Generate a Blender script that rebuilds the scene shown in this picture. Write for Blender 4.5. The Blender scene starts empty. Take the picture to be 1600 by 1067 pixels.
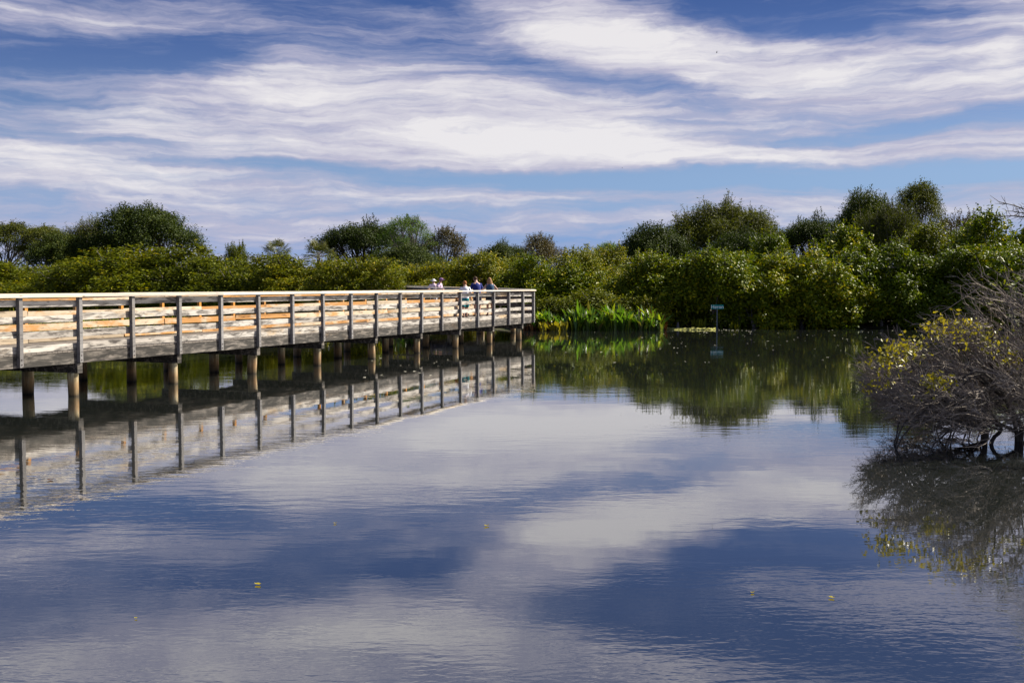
import bpy, math, random
import numpy as np
from mathutils import Vector, Matrix

rng = np.random.default_rng(11)
random.seed(11)
sc = bpy.context.scene
COL = sc.collection
F = 1716.0          # focal length of the photograph in its own pixels
EYE = 2.45          # eye height above the water
HOR = 446.0
def X_at(px, y): return (px - 800.0) / F * y
def H_at(py, y): return EYE - (py - HOR) / F * y

# ------------------------------------------------------------------ helpers
def tag(o, label=None, cat=None, group=None, kind=None):
    if label: o['label'] = label
    if cat: o['category'] = cat
    if group: o['group'] = group
    if kind: o['kind'] = kind
    return o

def empty(name, loc=(0, 0, 0), rz=0.0):
    o = bpy.data.objects.new(name, None)
    COL.objects.link(o)
    o.location = loc
    o.rotation_euler = (0, 0, rz)
    o.empty_display_size = 0.3
    return o

class MB:
    """collects quads and triangles into one mesh, with one number per face"""
    def __init__(s):
        s.v = []; s.f = []; s.a = []; s.n = 0
    def add(s, verts, faces, val=0.5):
        verts = np.asarray(verts, float).reshape(-1, 3)
        faces = np.asarray(faces, int)
        s.v.append(verts); s.f.append(faces + s.n); s.n += len(verts)
        a = np.empty(len(faces)); a[:] = val
        s.a.append(a)
    def box(s, c, ax, ay, az, val=0.5, jit=0.0):
        c, ax, ay, az = [np.asarray(q, float) for q in (c, ax, ay, az)]
        sg = np.array([(-1,-1,-1),(1,-1,-1),(1,1,-1),(-1,1,-1),(-1,-1,1),(1,-1,1),(1,1,1),(-1,1,1)], float)
        v = c + sg[:, :1]*ax/2 + sg[:, 1:2]*ay/2 + sg[:, 2:]*az/2
        if jit: v = v + rng.normal(0, jit, v.shape)
        s.add(v, [(0,3,2,1),(4,5,6,7),(0,1,5,4),(1,2,6,5),(2,3,7,6),(3,0,4,7)], val)
    def tube(s, pts, rad, sides=6, val=0.5, cap=True):
        pts = np.asarray(pts, float); rad = np.broadcast_to(np.asarray(rad, float), (len(pts),))
        t = np.gradient(pts, axis=0); t /= np.linalg.norm(t, axis=1)[:, None] + 1e-9
        ref = np.array([0.31, 0.17, 0.93]) if abs(t[0][2]) < 0.9 else np.array([0.95, 0.2, 0.1])
        a = np.cross(t, ref); a /= np.linalg.norm(a, axis=1)[:, None] + 1e-9
        b = np.cross(t, a)
        th = np.linspace(0, 2*np.pi, sides, endpoint=False)
        v = pts[:, None, :] + rad[:, None, None]*(np.cos(th)[None, :, None]*a[:, None, :] + np.sin(th)[None, :, None]*b[:, None, :])
        n = len(pts)
        i = np.arange(n-1)[:, None]*sides; j = np.arange(sides)[None, :]; k = (j+1) % sides
        f = np.stack([i+j, i+k, i+sides+k, i+sides+j], -1).reshape(-1, 4)
        s.add(v.reshape(-1, 3), f, val)
        if cap:
            top = pts[-1] + t[-1]*rad[-1]*0.3
            s.add(np.vstack([v[-1], top[None]]), np.array([(q, (q+1) % sides, sides) for q in range(sides)]), val)
    def ell(s, c, r, seg=14, rings=9, val=0.5, fn=None):
        c = np.asarray(c, float); r = np.asarray(r, float)
        th = np.linspace(0, np.pi, rings+1); ph = np.linspace(0, 2*np.pi, seg, endpoint=False)
        d = np.stack([np.sin(th)[:, None]*np.cos(ph)[None], np.sin(th)[:, None]*np.sin(ph)[None], np.cos(th)[:, None]*np.ones(seg)[None]], -1)
        v = d*r
        if fn is not None: v = fn(v)
        v = v + c
        i = np.arange(rings)[:, None]*seg; j = np.arange(seg)[None]; k = (j+1) % seg
        f = np.stack([i+j, i+seg+j, i+seg+k, i+k], -1).reshape(-1, 4)
        s.add(v.reshape(-1, 3), f, val)
    def mesh(s, name, mat=None, smooth=False):
        V = np.concatenate(s.v).astype(np.float32)
        me = bpy.data.meshes.new(name)
        tot = np.concatenate([np.full(len(f), f.shape[1], np.int32) for f in s.f])
        loops = np.concatenate([f.reshape(-1) for f in s.f]).astype(np.int32)
        starts = np.concatenate([[0], np.cumsum(tot)[:-1]]).astype(np.int32)
        me.vertices.add(len(V)); me.vertices.foreach_set('co', V.reshape(-1))
        me.loops.add(len(loops)); me.loops.foreach_set('vertex_index', loops)
        me.polygons.add(len(tot)); me.polygons.foreach_set('loop_start', starts)
        try: me.polygons.foreach_set('loop_total', tot)
        except Exception: pass
        me.update(calc_edges=True)
        at = me.attributes.new('tone', 'FLOAT', 'FACE')
        at.data.foreach_set('value', np.concatenate(s.a).astype(np.float32))
        me.polygons.foreach_set('use_smooth', np.full(len(tot), smooth))
        if mat: me.materials.append(mat)
        me.update()
        return me
    def build(s, name, mat=None, parent=None, smooth=False):
        o = bpy.data.objects.new(name, s.mesh(name, mat, smooth))
        COL.objects.link(o)
        if parent: o.parent = parent
        return o

def obj(name, me, parent=None):
    o = bpy.data.objects.new(name, me); COL.objects.link(o)
    if parent: o.parent = parent
    return o

# ------------------------------------------------------------------ node helper
class NT:
    def __init__(s, tree): s.t = tree
    def n(s, typ, **kw):
        nd = s.t.nodes.new(typ)
        for k, v in kw.items(): setattr(nd, k, v)
        return nd
    def l(s, a, b): s.t.links.new(a, b)
    def put(s, sock, v):
        if isinstance(v, bpy.types.NodeSocket): s.l(v, sock)
        elif v is not None: sock.default_value = v
    def math(s, op, a, b=None, c=None, clamp=False):
        m = s.n('ShaderNodeMath', operation=op, use_clamp=clamp)
        s.put(m.inputs[0], a)
        if b is not None: s.put(m.inputs[1], b)
        if c is not None: s.put(m.inputs[2], c)
        return m.outputs[0]
    def mix(s, f, a, b, bt='MIX'):
        m = s.n('ShaderNodeMix', data_type='RGBA', blend_type=bt)
        s.put(m.inputs[0], f); s.put(m.inputs[6], a); s.put(m.inputs[7], b)
        return m.outputs[2]
    def noise(s, vec, scale, detail=4, rough=0.5, dist=0.0):
        m = s.n('ShaderNodeTexNoise')
        if vec is not None: s.l(vec, m.inputs['Vector'])
        m.inputs['Scale'].default_value = scale; m.inputs['Detail'].default_value = detail
        m.inputs['Roughness'].default_value = rough; m.inputs['Distortion'].default_value = dist
        return m.outputs[0]
    def mapping(s, vec, loc=(0,0,0), rot=(0,0,0), scale=(1,1,1), typ='POINT'):
        m = s.n('ShaderNodeMapping', vector_type=typ)
        s.l(vec, m.inputs[0]); m.inputs[1].default_value = loc; m.inputs[2].default_value = rot; m.inputs[3].default_value = scale
        return m.outputs[0]
    def ramp(s, f, stops):
        m = s.n('ShaderNodeValToRGB'); s.put(m.inputs[0], f)
        e = m.color_ramp.elements
        while len(e) < len(stops): e.new(0.5)
        for q, (p, c) in zip(e, stops):
            q.position = p; q.color = (*c, 1) if len(c) == 3 else c
        return m.outputs[0]
    def sstep(s, v, a, b):
        m = s.n('ShaderNodeMapRange', interpolation_type='SMOOTHSTEP')
        s.put(m.inputs[0], v); m.inputs[1].default_value = a; m.inputs[2].default_value = b
        return m.outputs[0]

def new_mat(name):
    m = bpy.data.materials.new(name); m.use_nodes = True
    t = m.node_tree; t.nodes.clear()
    N = NT(t)
    out = N.n('ShaderNodeOutputMaterial')
    return m, N, out

def principled(N, out, col, rough=0.6, spec=0.5, normal=None, **kw):
    p = N.n('ShaderNodeBsdfPrincipled')
    N.put(p.inputs['Base Color'], col if isinstance(col, bpy.types.NodeSocket) else (*col, 1))
    N.put(p.inputs['Roughness'], rough)
    p.inputs['Specular IOR Level'].default_value = spec
    if normal is not None: N.l(normal, p.inputs['Normal'])
    for k, v in kw.items(): N.put(p.inputs[k], v)
    if out is not None: N.l(p.outputs[0], out.inputs[0])
    return p

def bump(N, h, strength, dist):
    b = N.n('ShaderNodeBump'); b.inputs['Strength'].default_value = strength
    b.inputs['Distance'].default_value = dist; N.l(h, b.inputs['Height'])
    return b.outputs[0]

def leaf_mat(name, stops, rough=0.42, spec=0.5, trans=0.35, tcol=(1.15, 1.15, 0.45)):
    m, N, out = new_mat(name)
    a = N.n('ShaderNodeAttribute', attribute_name='tone')
    oi = N.n('ShaderNodeObjectInfo')
    f = N.math('ADD', a.outputs['Fac'], N.math('MULTIPLY', N.math('SUBTRACT', oi.outputs['Random'], 0.5), 0.36))
    c = N.ramp(f, stops)
    p = principled(N, None, c, rough, spec)
    tr = N.n('ShaderNodeBsdfTranslucent')
    N.l(N.mix(1.0, c, (*tcol, 1), 'MULTIPLY'), tr.inputs[0])
    mx = N.n('ShaderNodeMixShader'); mx.inputs[0].default_value = trans
    N.l(p.outputs[0], mx.inputs[1]); N.l(tr.outputs[0], mx.inputs[2]); N.l(mx.outputs[0], out.inputs[0])
    return m

def bark_mat(name, c1, c2, scale=6, rough=0.85):
    m, N, out = new_mat(name)
    tc = N.n('ShaderNodeTexCoord')
    n1 = N.noise(N.mapping(tc.outputs['Object'], scale=(1, 1, 0.25)), scale, 5, 0.65)
    c = N.ramp(n1, [(0.3, c1), (0.7, c2)])
    principled(N, out, c, rough, 0.3, bump(N, n1, 0.5, 0.03))
    return m

def plain(name, col, rough=0.7, spec=0.4, var=0.25, scale=8):
    m, N, out = new_mat(name)
    tc = N.n('ShaderNodeTexCoord')
    n1 = N.noise(tc.outputs['Object'], scale, 4, 0.6)
    c = N.ramp(n1, [(0.25, tuple(q*(1-var) for q in col)), (0.75, tuple(min(1, q*(1+var)) for q in col))])
    principled(N, out, c, rough, spec)
    return m

# ------------------------------------------------------------------ render, camera, sun
sc.render.engine = 'CYCLES'
sc.view_settings.view_transform = 'Standard'
sc.view_settings.look = 'None'
sc.view_settings.exposure = 1.33
sc.cycles.max_bounces = 6
sc.cycles.diffuse_bounces = 3
sc.cycles.glossy_bounces = 4
sc.cycles.transmission_bounces = 3
sc.cycles.use_adaptive_sampling = True
sc.cycles.use_denoising = True

cam = bpy.data.cameras.new('camera'); cam_o = bpy.data.objects.new('camera', cam); COL.objects.link(cam_o)
cam.sensor_width = 36.0; cam.lens = 36.0*F/1600.0
cam.clip_end = 9000; cam.clip_start = 0.05
cam_o.location = (0, 0, EYE)
cam_o.rotation_euler = (math.radians(90) - math.atan((533.5-HOR)/F), 0, 0)
sc.camera = cam_o

SUN_AZ = math.radians(25); SUN_EL = math.radians(40)
s_dir = Vector((math.cos(SUN_AZ)*math.cos(SUN_EL), math.sin(SUN_AZ)*math.cos(SUN_EL), math.sin(SUN_EL)))
sun = bpy.data.lights.new('sun', 'SUN'); sun.energy = 5.0; sun.angle = math.radians(0.53); sun.color = (1.0, 0.93, 0.82)
sun_o = bpy.data.objects.new('sun', sun); COL.objects.link(sun_o)
sun_o.rotation_euler = s_dir.to_track_quat('Z', 'Y').to_euler()
sun_o.location = (30, 20, 60)

# ------------------------------------------------------------------ sky with cirrus
def make_world():
    w = bpy.data.worlds.new('World'); sc.world = w; w.use_nodes = True
    t = w.node_tree; t.nodes.clear(); N = NT(t)
    out = N.n('ShaderNodeOutputWorld'); bg = N.n('ShaderNodeBackground')
    sky = N.n('ShaderNodeTexSky', sky_type='NISHITA'); sky.sun_disc = False
    sky.sun_elevation = SUN_EL; sky.sun_rotation = math.radians(90) - SUN_AZ
    sky.air_density = 1.0; sky.dust_density = 0.3; sky.ozone_density = 1.6
    hs = N.n('ShaderNodeHueSaturation'); hs.inputs['Hue'].default_value = 0.528
    hs.inputs['Saturation'].default_value = 1.3; hs.inputs['Value'].default_value = 0.72
    N.l(sky.outputs[0], hs.inputs['Color'])
    tc = N.n('ShaderNodeTexCoord'); sx = N.n('ShaderNodeSeparateXYZ'); N.l(tc.outputs['Generated'], sx.inputs[0])
    az = N.math('ARCTAN2', sx.outputs[0], sx.outputs[1]); el = N.math('ARCSINE', sx.outputs[2])
    cb = N.n('ShaderNodeCombineXYZ'); N.l(az, cb.inputs[0]); N.l(el, cb.inputs[1])
    P = cb.outputs[0]
    # wispy warp
    def warp(vec, scale, amp, detail, loc=(0, 0, 0), rot=0.0):
        wn = N.n('ShaderNodeTexNoise'); N.l(N.mapping(vec, loc=loc, rot=(0, 0, rot), scale=scale), wn.inputs['Vector'])
        wn.inputs['Scale'].default_value = 1.0; wn.inputs['Detail'].default_value = detail; wn.inputs['Roughness'].default_value = 0.6
        sub = N.n('ShaderNodeVectorMath', operation='SUBTRACT'); N.l(wn.outputs[1], sub.inputs[0]); sub.inputs[1].default_value = (.5, .5, .5)
        ml = N.n('ShaderNodeVectorMath', operation='MULTIPLY'); N.l(sub.outputs[0], ml.inputs[0]); ml.inputs[1].default_value = amp
        ad = N.n('ShaderNodeVectorMath', operation='ADD'); N.l(vec, ad.inputs[0]); N.l(ml.outputs[0], ad.inputs[1])
        return ad.outputs[0]
    W1 = warp(P, (6, 14, 1), (.13, .036, 0), 5)
    W = warp(W1, (26, 60, 1), (.022, .008, 0), 5, (4, 2, 0), .3)
    # (centre x, centre y, half width, half height, tilt in degrees, weight): pictures of the cloud banks and clear lanes seen that day
    banks = [
        (560, 190, 620, 100, 4, .40), (860, 200, 520, 85, -2, .42), (430, 118, 330, 55, 10, .26), (1250, 238, 620, 36, -1, .55), (640, 240, 560, 30, -2, .25),
        (1400, 110, 420, 60, -7, .58), (1020, 62, 330, 50, -16, .50), (1560, 40, 220, 36, -6, .45), (840, 20, 200, 60, -24, .38), (960, 85, 240, 30, -8, .3),
        (130, 28, 300, 36, 2, .25), (420, 35, 200, 20, -4, .22), (60, 262, 360, 40, 0, .42), (300, 335, 560, 40, 0, .42), (1320, 322, 460, 26, 0, .40), (800, 312, 320, 16, -1, .22), (950, 345, 300, 14, 2, .15),
        (150, 90, 300, 36, 4, -.62), (330, 90, 130, 34, 8, -.42), (560, 60, 260, 26, -3, -.42), (80, 156, 150, 12, 0, -.46), (130, 221, 220, 10, -3, -.42), (330, 255, 260, 10, -3, -.3),
        (1180, 14, 330, 34, -8, -.80), (900, 122, 300, 24, -10, -.52), (1200, 88, 200, 10, -4, -.40), (1500, 190, 330, 15, 5, -.80), (1190, 220, 160, 14, -2, -.5), (1420, 60, 200, 14, -7, -.35),
        (1200, 277, 680, 19, 0, -1.1), (470, 268, 300, 9, -2, -.36), (10, 307, 90, 12, -6, -.48), (800, 330, 480, 10, 2, -.32), (1080, 300, 300, 10, 0, -.25), (980, 375, 300, 16, 0, -.3), (620, 295, 300, 8, -2, -.22),
        (640, 2, 160, 14, -6, -.4), (240, -40, 420, 60, 0, -.30), (1120, -95, 560, 60, 8, -.48), (560, -120, 420, 60, -10, .28), (1500, -60, 300, 50, 0, .30), (300, -90, 460, 36, 6, .40), (150, -170, 420, 40, 6, .45), (900, -150, 460, 30, 8, .40), (1300, -190, 400, 26, 4, .4), (700, -60, 300, 24, 12, .3), (1400, -150, 400, 40, 0, -.3),
    ]
    tot = None
    for (cx, cy, rx, ry, rot, wgt) in banks:
        a = math.atan((cx-800)/F); e = math.atan((HOR-cy)/F*math.cos(a))
        mp = N.mapping(W, (a, e, 0), (0, 0, math.radians(rot)), (rx/F*1.25, ry/F*1.45, 1), 'TEXTURE')
        g = N.n('ShaderNodeTexGradient', gradient_type='SPHERICAL'); N.l(mp, g.inputs[0])
        k = N.sstep(g.outputs['Fac'], 0.0, 0.8)
        tot = N.math('MULTIPLY_ADD', k, wgt*(.85 if wgt > 0 else .86), tot if tot is not None else N.math('MULTIPLY_ADD', N.sstep(el, .11, .03), .10, .545))
    n1 = N.noise(N.mapping(W, rot=(0, 0, math.radians(-4)), scale=(3.0, 22, 1)), 1.0, 9, 0.62, 0.1)
    n2 = N.noise(N.mapping(W1, rot=(0, 0, math.radians(9)), scale=(7, 80, 1)), 1.0, 7, 0.62, 0.15)
    n3 = N.noise(N.mapping(W, loc=(3, 1, 0), rot=(0, 0, math.radians(-34)), scale=(20, 62, 1)), 1.0, 6, 0.62, 0.3)
    d = N.math('MULTIPLY_ADD', N.math('SUBTRACT', n1, 0.5), 1.25, tot)
    d = N.math('MULTIPLY_ADD', N.math('SUBTRACT', n2, 0.5), 1.2, d)
    n5 = N.noise(N.mapping(W1, loc=(1, 5, 0), rot=(0, 0, math.radians(-6)), scale=(14, 190, 1)), 1.0, 5, 0.6, 0.3)
    d = N.math('MULTIPLY_ADD', N.math('SUBTRACT', n5, 0.5), 0.75, d)
    d = N.math('MULTIPLY_ADD', N.math('SUBTRACT', n3, 0.5), 0.55, d)
    # thinner cloud overhead
    d = N.math('SUBTRACT', d, N.math('MULTIPLY', N.sstep(el, 0.30, 0.7), 0.22))
    cov = N.sstep(d, -0.06, 1.28)
    n4 = N.noise(N.mapping(W, loc=(7, 2, 0), scale=(4, 34, 1)), 1.0, 7, 0.62, 0.5)
    thick = N.math('ADD', N.math('MULTIPLY', d, 0.45), N.math('MULTIPLY', N.math('SUBTRACT', n4, .5), 1.0), clamp=True)
    ccol = N.ramp(thick, [(0.08, (3.0, 3.25, 4.5)), (0.36, (3.95, 3.85, 4.85)), (0.70, (6.5, 6.3, 6.4))])
    # paler, bluer air towards the horizon
    base = N.mix(N.sstep(el, 0.20, 0.0), hs.outputs[0], (1.35, 2.5, 5.1, 1))
    base = N.mix(N.sstep(el, 0.06, 0.30), base, (0.36, 0.80, 2.3, 1))
    col = N.mix(N.math('MULTIPLY', cov, 0.95), base, ccol)
    N.l(col, bg.inputs[0]); bg.inputs[1].default_value = 0.0527
    N.l(bg.outputs[0], out.inputs[0])
make_world()
sc.world.cycles.sampling_method = 'MANUAL'; sc.world.cycles.sample_map_resolution = 512

# ------------------------------------------------------------------ water and ground
def shore(x):
    pts = [(-400, 92), (-70, 90), (-40, 84), (-26, 76), (-16, 68), (-9, 61.5), (-5, 63), (-1, 62.5), (1.2, 59.5), (4, 59.8), (6.5, 60.6), (8, 64), (11.4, 64.5), (14, 64.5), (18, 64), (24, 62.5), (30, 58), (36, 50), (40, 20), (41, -10), (400, -10)]
    return np.interp(x, [p[0] for p in pts], [p[1] for p in pts])

def ground_h(x, y):
    d = y - shore(x)
    d2 = np.where(x > 24, np.minimum(np.maximum(d, -8), 8), d)
    h = np.clip(d2*0.16, -0.9, 0.25)
    nb = np.sin(x*1.7+y*.6)*.03 + np.sin(x*.45-y*1.1)*.04 + np.sin(x*3.1+y*2.3)*.02
    return h + np.where(d > -1, nb, 0) - 0.02

def make_ground():
    xs = np.unique(np.concatenate([np.linspace(-3000, -200, 12), np.linspace(-200, -60, 30), np.linspace(-60, 60, 200), np.linspace(60, 200, 20), np.linspace(200, 3000, 12)]))
    ys = np.unique(np.concatenate([np.linspace(-3000, -60, 10), np.linspace(-60, 40, 30), np.linspace(40, 100, 150), np.linspace(100, 250, 30), np.linspace(250, 5000, 16)]))
    GX, GY = np.meshgrid(xs, ys)
    V = np.stack([GX, GY, ground_h(GX, GY)], -1).reshape(-1, 3)
    nx, ny = len(xs), len(ys)
    i = np.arange(ny-1)[:, None]*nx + np.arange(nx-1)[None]
    f = np.stack([i, i+1, i+nx+1, i+nx], -1).reshape(-1, 4)
    m, N, out = new_mat('marsh_soil')
    g = N.n('ShaderNodeNewGeometry')
    n1 = N.noise(g.outputs['Position'], 0.8, 6, 0.65); n2 = N.noise(g.outputs['Position'], 9, 4, 0.6)
    c = N.mix(N.sstep(n1, .4, .62), N.ramp(n2, [(.3, (.025, .018, .010)), (.7, (.06, .045, .022))]), N.ramp(n2, [(.3, (.03, .045, .010)), (.7, (.075, .085, .02))]))
    principled(N, out, c, 0.9, 0.2, bump(N, n2, .6, .05))
    mb = MB(); mb.add(V, f)
    tag(mb.build('ground', m, smooth=True), kind='structure')

def make_water():
    m, N, out = new_mat('pond_water')
    g = N.n('ShaderNodeNewGeometry'); pos = g.outputs['Position']
    # ruffled and calm patches
    patch = N.sstep(N.noise(N.mapping(pos, rot=(0, 0, .25), scale=(.10, .22, 1)), 1.0, 3, .55), .38, .66)
    w1 = N.noise(N.mapping(pos, rot=(0, 0, math.radians(10)), scale=(2.4, 6.0, 1)), 1.0, 3, .5, .5)
    w2 = N.noise(N.mapping(pos, rot=(0, 0, math.radians(-16)), scale=(7, 15, 1)), 1.0, 2, .5, .3)
    w3 = N.noise(N.mapping(pos, rot=(0, 0, math.radians(4)), scale=(.5, 1.2, 1)), 1.0, 2, .5, .2)
    w4 = N.noise(N.mapping(pos, rot=(0, 0, math.radians(-7)), scale=(1.1, 3.4, 1)), 1.0, 2, .5, .3)
    amp = N.math('MULTIPLY_ADD', patch, 1.15, 0.14)
    # the breeze reaches the open water near the viewer's shore
    sxp = N.n('ShaderNodeSeparateXYZ'); N.l(pos, sxp.inputs[0]); near = N.sstep(sxp.outputs[1], 11.0, 5.5)
    fine = N.math('MULTIPLY', w2, N.math('MULTIPLY_ADD', near, 1.9, 0.25))
    h = N.math('MULTIPLY', N.math('ADD', N.math('MULTIPLY_ADD', w4, 1.5, N.math('MULTIPLY', w1, N.math('MULTIPLY_ADD', near, 1.7, 0.9))), fine), amp)
    h = N.math('ADD', h, N.math('MULTIPLY', w3, 0.9))
    nb = bump(N, h, 1.0, 0.0010)
    col = (0.012, 0.014, 0.012)
    p = principled(N, out, col, 0.012, 0.5, nb)
    p.inputs['IOR'].default_value = 1.8
    gl = N.n('ShaderNodeBsdfGlossy'); gl.inputs['Roughness'].default_value = 0.012; gl.inputs['Color'].default_value = (.97, .97, 1, 1); N.l(nb, gl.inputs['Normal'])
    ms = N.n('ShaderNodeMixShader'); ms.inputs[0].default_value = .22
    N.l(p.outputs[0], ms.inputs[1]); N.l(gl.outputs[0], ms.inputs[2]); N.l(ms.outputs[0], out.inputs[0])
    mb = MB()
    mb.add([(-600, -400, 0), (600, -400, 0), (600, 110, 0), (-600, 110, 0)], [(0, 1, 2, 3)])
    tag(mb.build('water', m), kind='structure')
make_ground(); make_water()

# ------------------------------------------------------------------ timber materials
def wood_mat(name, base, dark, accent, stain=0.5, accent_amt=0.4, scale=1.0):
    """sawn boards gone grey, with grain, mildew and patches of warm unweathered timber"""
    m, N, out = new_mat(name)
    tc = N.n('ShaderNodeTexCoord'); oi = N.n('ShaderNodeObjectInfo')
    at = N.n('ShaderNodeAttribute', attribute_name='tone')
    off = N.n('ShaderNodeCombineXYZ'); N.l(N.math('MULTIPLY', oi.outputs['Random'], 37.0), off.inputs[0]); N.l(N.math('MULTIPLY', at.outputs['Fac'], 53.0), off.inputs[1])
    ad = N.n('ShaderNodeVectorMath', operation='ADD'); N.l(tc.outputs['Object'], ad.inputs[0]); N.l(off.outputs[0], ad.inputs[1])
    v = ad.outputs[0]
    grain = N.noise(N.mapping(v, scale=(1.6*scale, 30, 40)), 1.0, 5, .6, .6)
    blot = N.noise(N.mapping(v, scale=(1.7, 8, 10)), 1.0, 6, .68, .5)
    blot2 = N.noise(N.mapping(v, loc=(9, 3, 1), scale=(1.1, 2.4, 3.0)), 1.0, 4, .6)
    c = N.ramp(grain, [(.28, tuple(q*.72 for q in base)), (.55, base), (.8, tuple(min(1, q*1.22) for q in base))])
    pick = N.math('ADD', N.math('MULTIPLY', oi.outputs['Random'], .38), N.math('MULTIPLY', blot2, 1.02))
    c = N.mix(N.math('MULTIPLY', N.sstep(pick, 1.02-accent_amt, 1.22-accent_amt), .92), c, (*accent, 1))
    st = N.math('MULTIPLY', N.sstep(blot, .62-stain*.3, .78-stain*.2), .88)
    c = N.mix(st, c, (*dark, 1))
    kn = N.n('ShaderNodeTexVoronoi'); N.l(N.mapping(v, scale=(2.2, 9, 9)), kn.inputs['Vector']); kn.inputs['Scale'].default_value = 1.0
    c = N.mix(N.math('MULTIPLY', N.sstep(kn.outputs['Distance'], .16, .05), .75), c, (dark[0]*.7, dark[1]*.6, dark[2]*.5, 1))
    c = N.mix(1.0, c, N.ramp(oi.outputs['Random'], [(0, (.70, .68, .66)), (.5, (1, 1, 1)), (1, (.86, .84, .80))]), 'MULTIPLY')
    principled(N, out, c, .82, .2, bump(N, grain, .5, .008))
    return m
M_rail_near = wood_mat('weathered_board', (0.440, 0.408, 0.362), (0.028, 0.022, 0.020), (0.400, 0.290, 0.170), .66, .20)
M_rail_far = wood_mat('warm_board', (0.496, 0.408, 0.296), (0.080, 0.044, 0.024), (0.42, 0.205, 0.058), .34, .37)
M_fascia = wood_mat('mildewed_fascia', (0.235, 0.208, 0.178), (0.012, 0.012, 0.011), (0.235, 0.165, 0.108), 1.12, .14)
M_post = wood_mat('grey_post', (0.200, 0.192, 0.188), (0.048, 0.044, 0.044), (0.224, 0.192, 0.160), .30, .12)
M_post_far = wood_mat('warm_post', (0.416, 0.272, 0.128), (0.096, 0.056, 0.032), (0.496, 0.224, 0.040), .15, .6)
M_cap = wood_mat('sun_bleached_cap', (0.592, 0.544, 0.464), (0.288, 0.248, 0.216), (0.624, 0.496, 0.352), .12, .18)
M_deck = wood_mat('deck_plank', (0.208, 0.184, 0.160), (0.056, 0.048, 0.044), (0.240, 0.192, 0.144), .4, .1)
M_shaded_rail = wood_mat('shaded_rail', (0.128, 0.104, 0.088), (0.024, 0.020, 0.018), (0.160, 0.120, 0.080), .5, .1)  # timber darkened: shade on rails turned from the sun is in the colour
M_bolt = plain('rusty_bolt', (.05, .035, .03), .6, .5)

def pile_mat():
    m, N, out = new_mat('lichen_piling')
    tc = N.n('ShaderNodeTexCoord'); g = N.n('ShaderNodeNewGeometry')
    sx = N.n('ShaderNodeSeparateXYZ'); N.l(g.outputs['Position'], sx.inputs[0]); z = sx.outputs[2]
    oi = N.n('ShaderNodeObjectInfo')
    off = N.n('ShaderNodeVectorMath', operation='ADD'); N.l(tc.outputs['Object'], off.inputs[0]); N.l(oi.outputs['Location'], off.inputs[1])
    n1 = N.noise(N.mapping(off.outputs[0], scale=(12, 12, .9)), 1.0, 5, .65, .3)
    n2 = N.noise(off.outputs[0], 5.0, 4, .6)
    c = N.ramp(n1, [(.34, (.03, .022, .015)), (.5, (.16, .135, .072)), (.64, (.42, .385, .25))])
    zz = N.math('ADD', z, N.math('MULTIPLY', N.math('SUBTRACT', n2, .5), .35))
    rust = N.math('MULTIPLY', N.sstep(zz, .55, .15), .6)
    c = N.mix(rust, c, (.34, .17, .06, 1))
    alg = N.math('MULTIPLY', N.sstep(zz, .34, .02), .72)
    c = N.mix(alg, c, (.045, .040, .018, 1))
    wet = N.sstep(N.math('ADD', z, N.math('MULTIPLY', N.math('SUBTRACT', n1, .5), .12)), .085, -.03)
    c = N.mix(wet, c, (.018, .014, .010, 1))
    principled(N, out, c, .8, .3, bump(N, n1, .6, .02))
    return m
M_pile = pile_mat()

# ------------------------------------------------------------------ boardwalks
TH = math.atan((1490-800)/F)
DIR1 = np.array([math.sin(TH), math.cos(TH), 0]); LEFT1 = np.array([-math.cos(TH), math.sin(TH), 0]); DD = 17.9
BAY = 1.682; U0 = 17.24
UP = np.array([0, 0, 1.0])
CAP = 2.25

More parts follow.
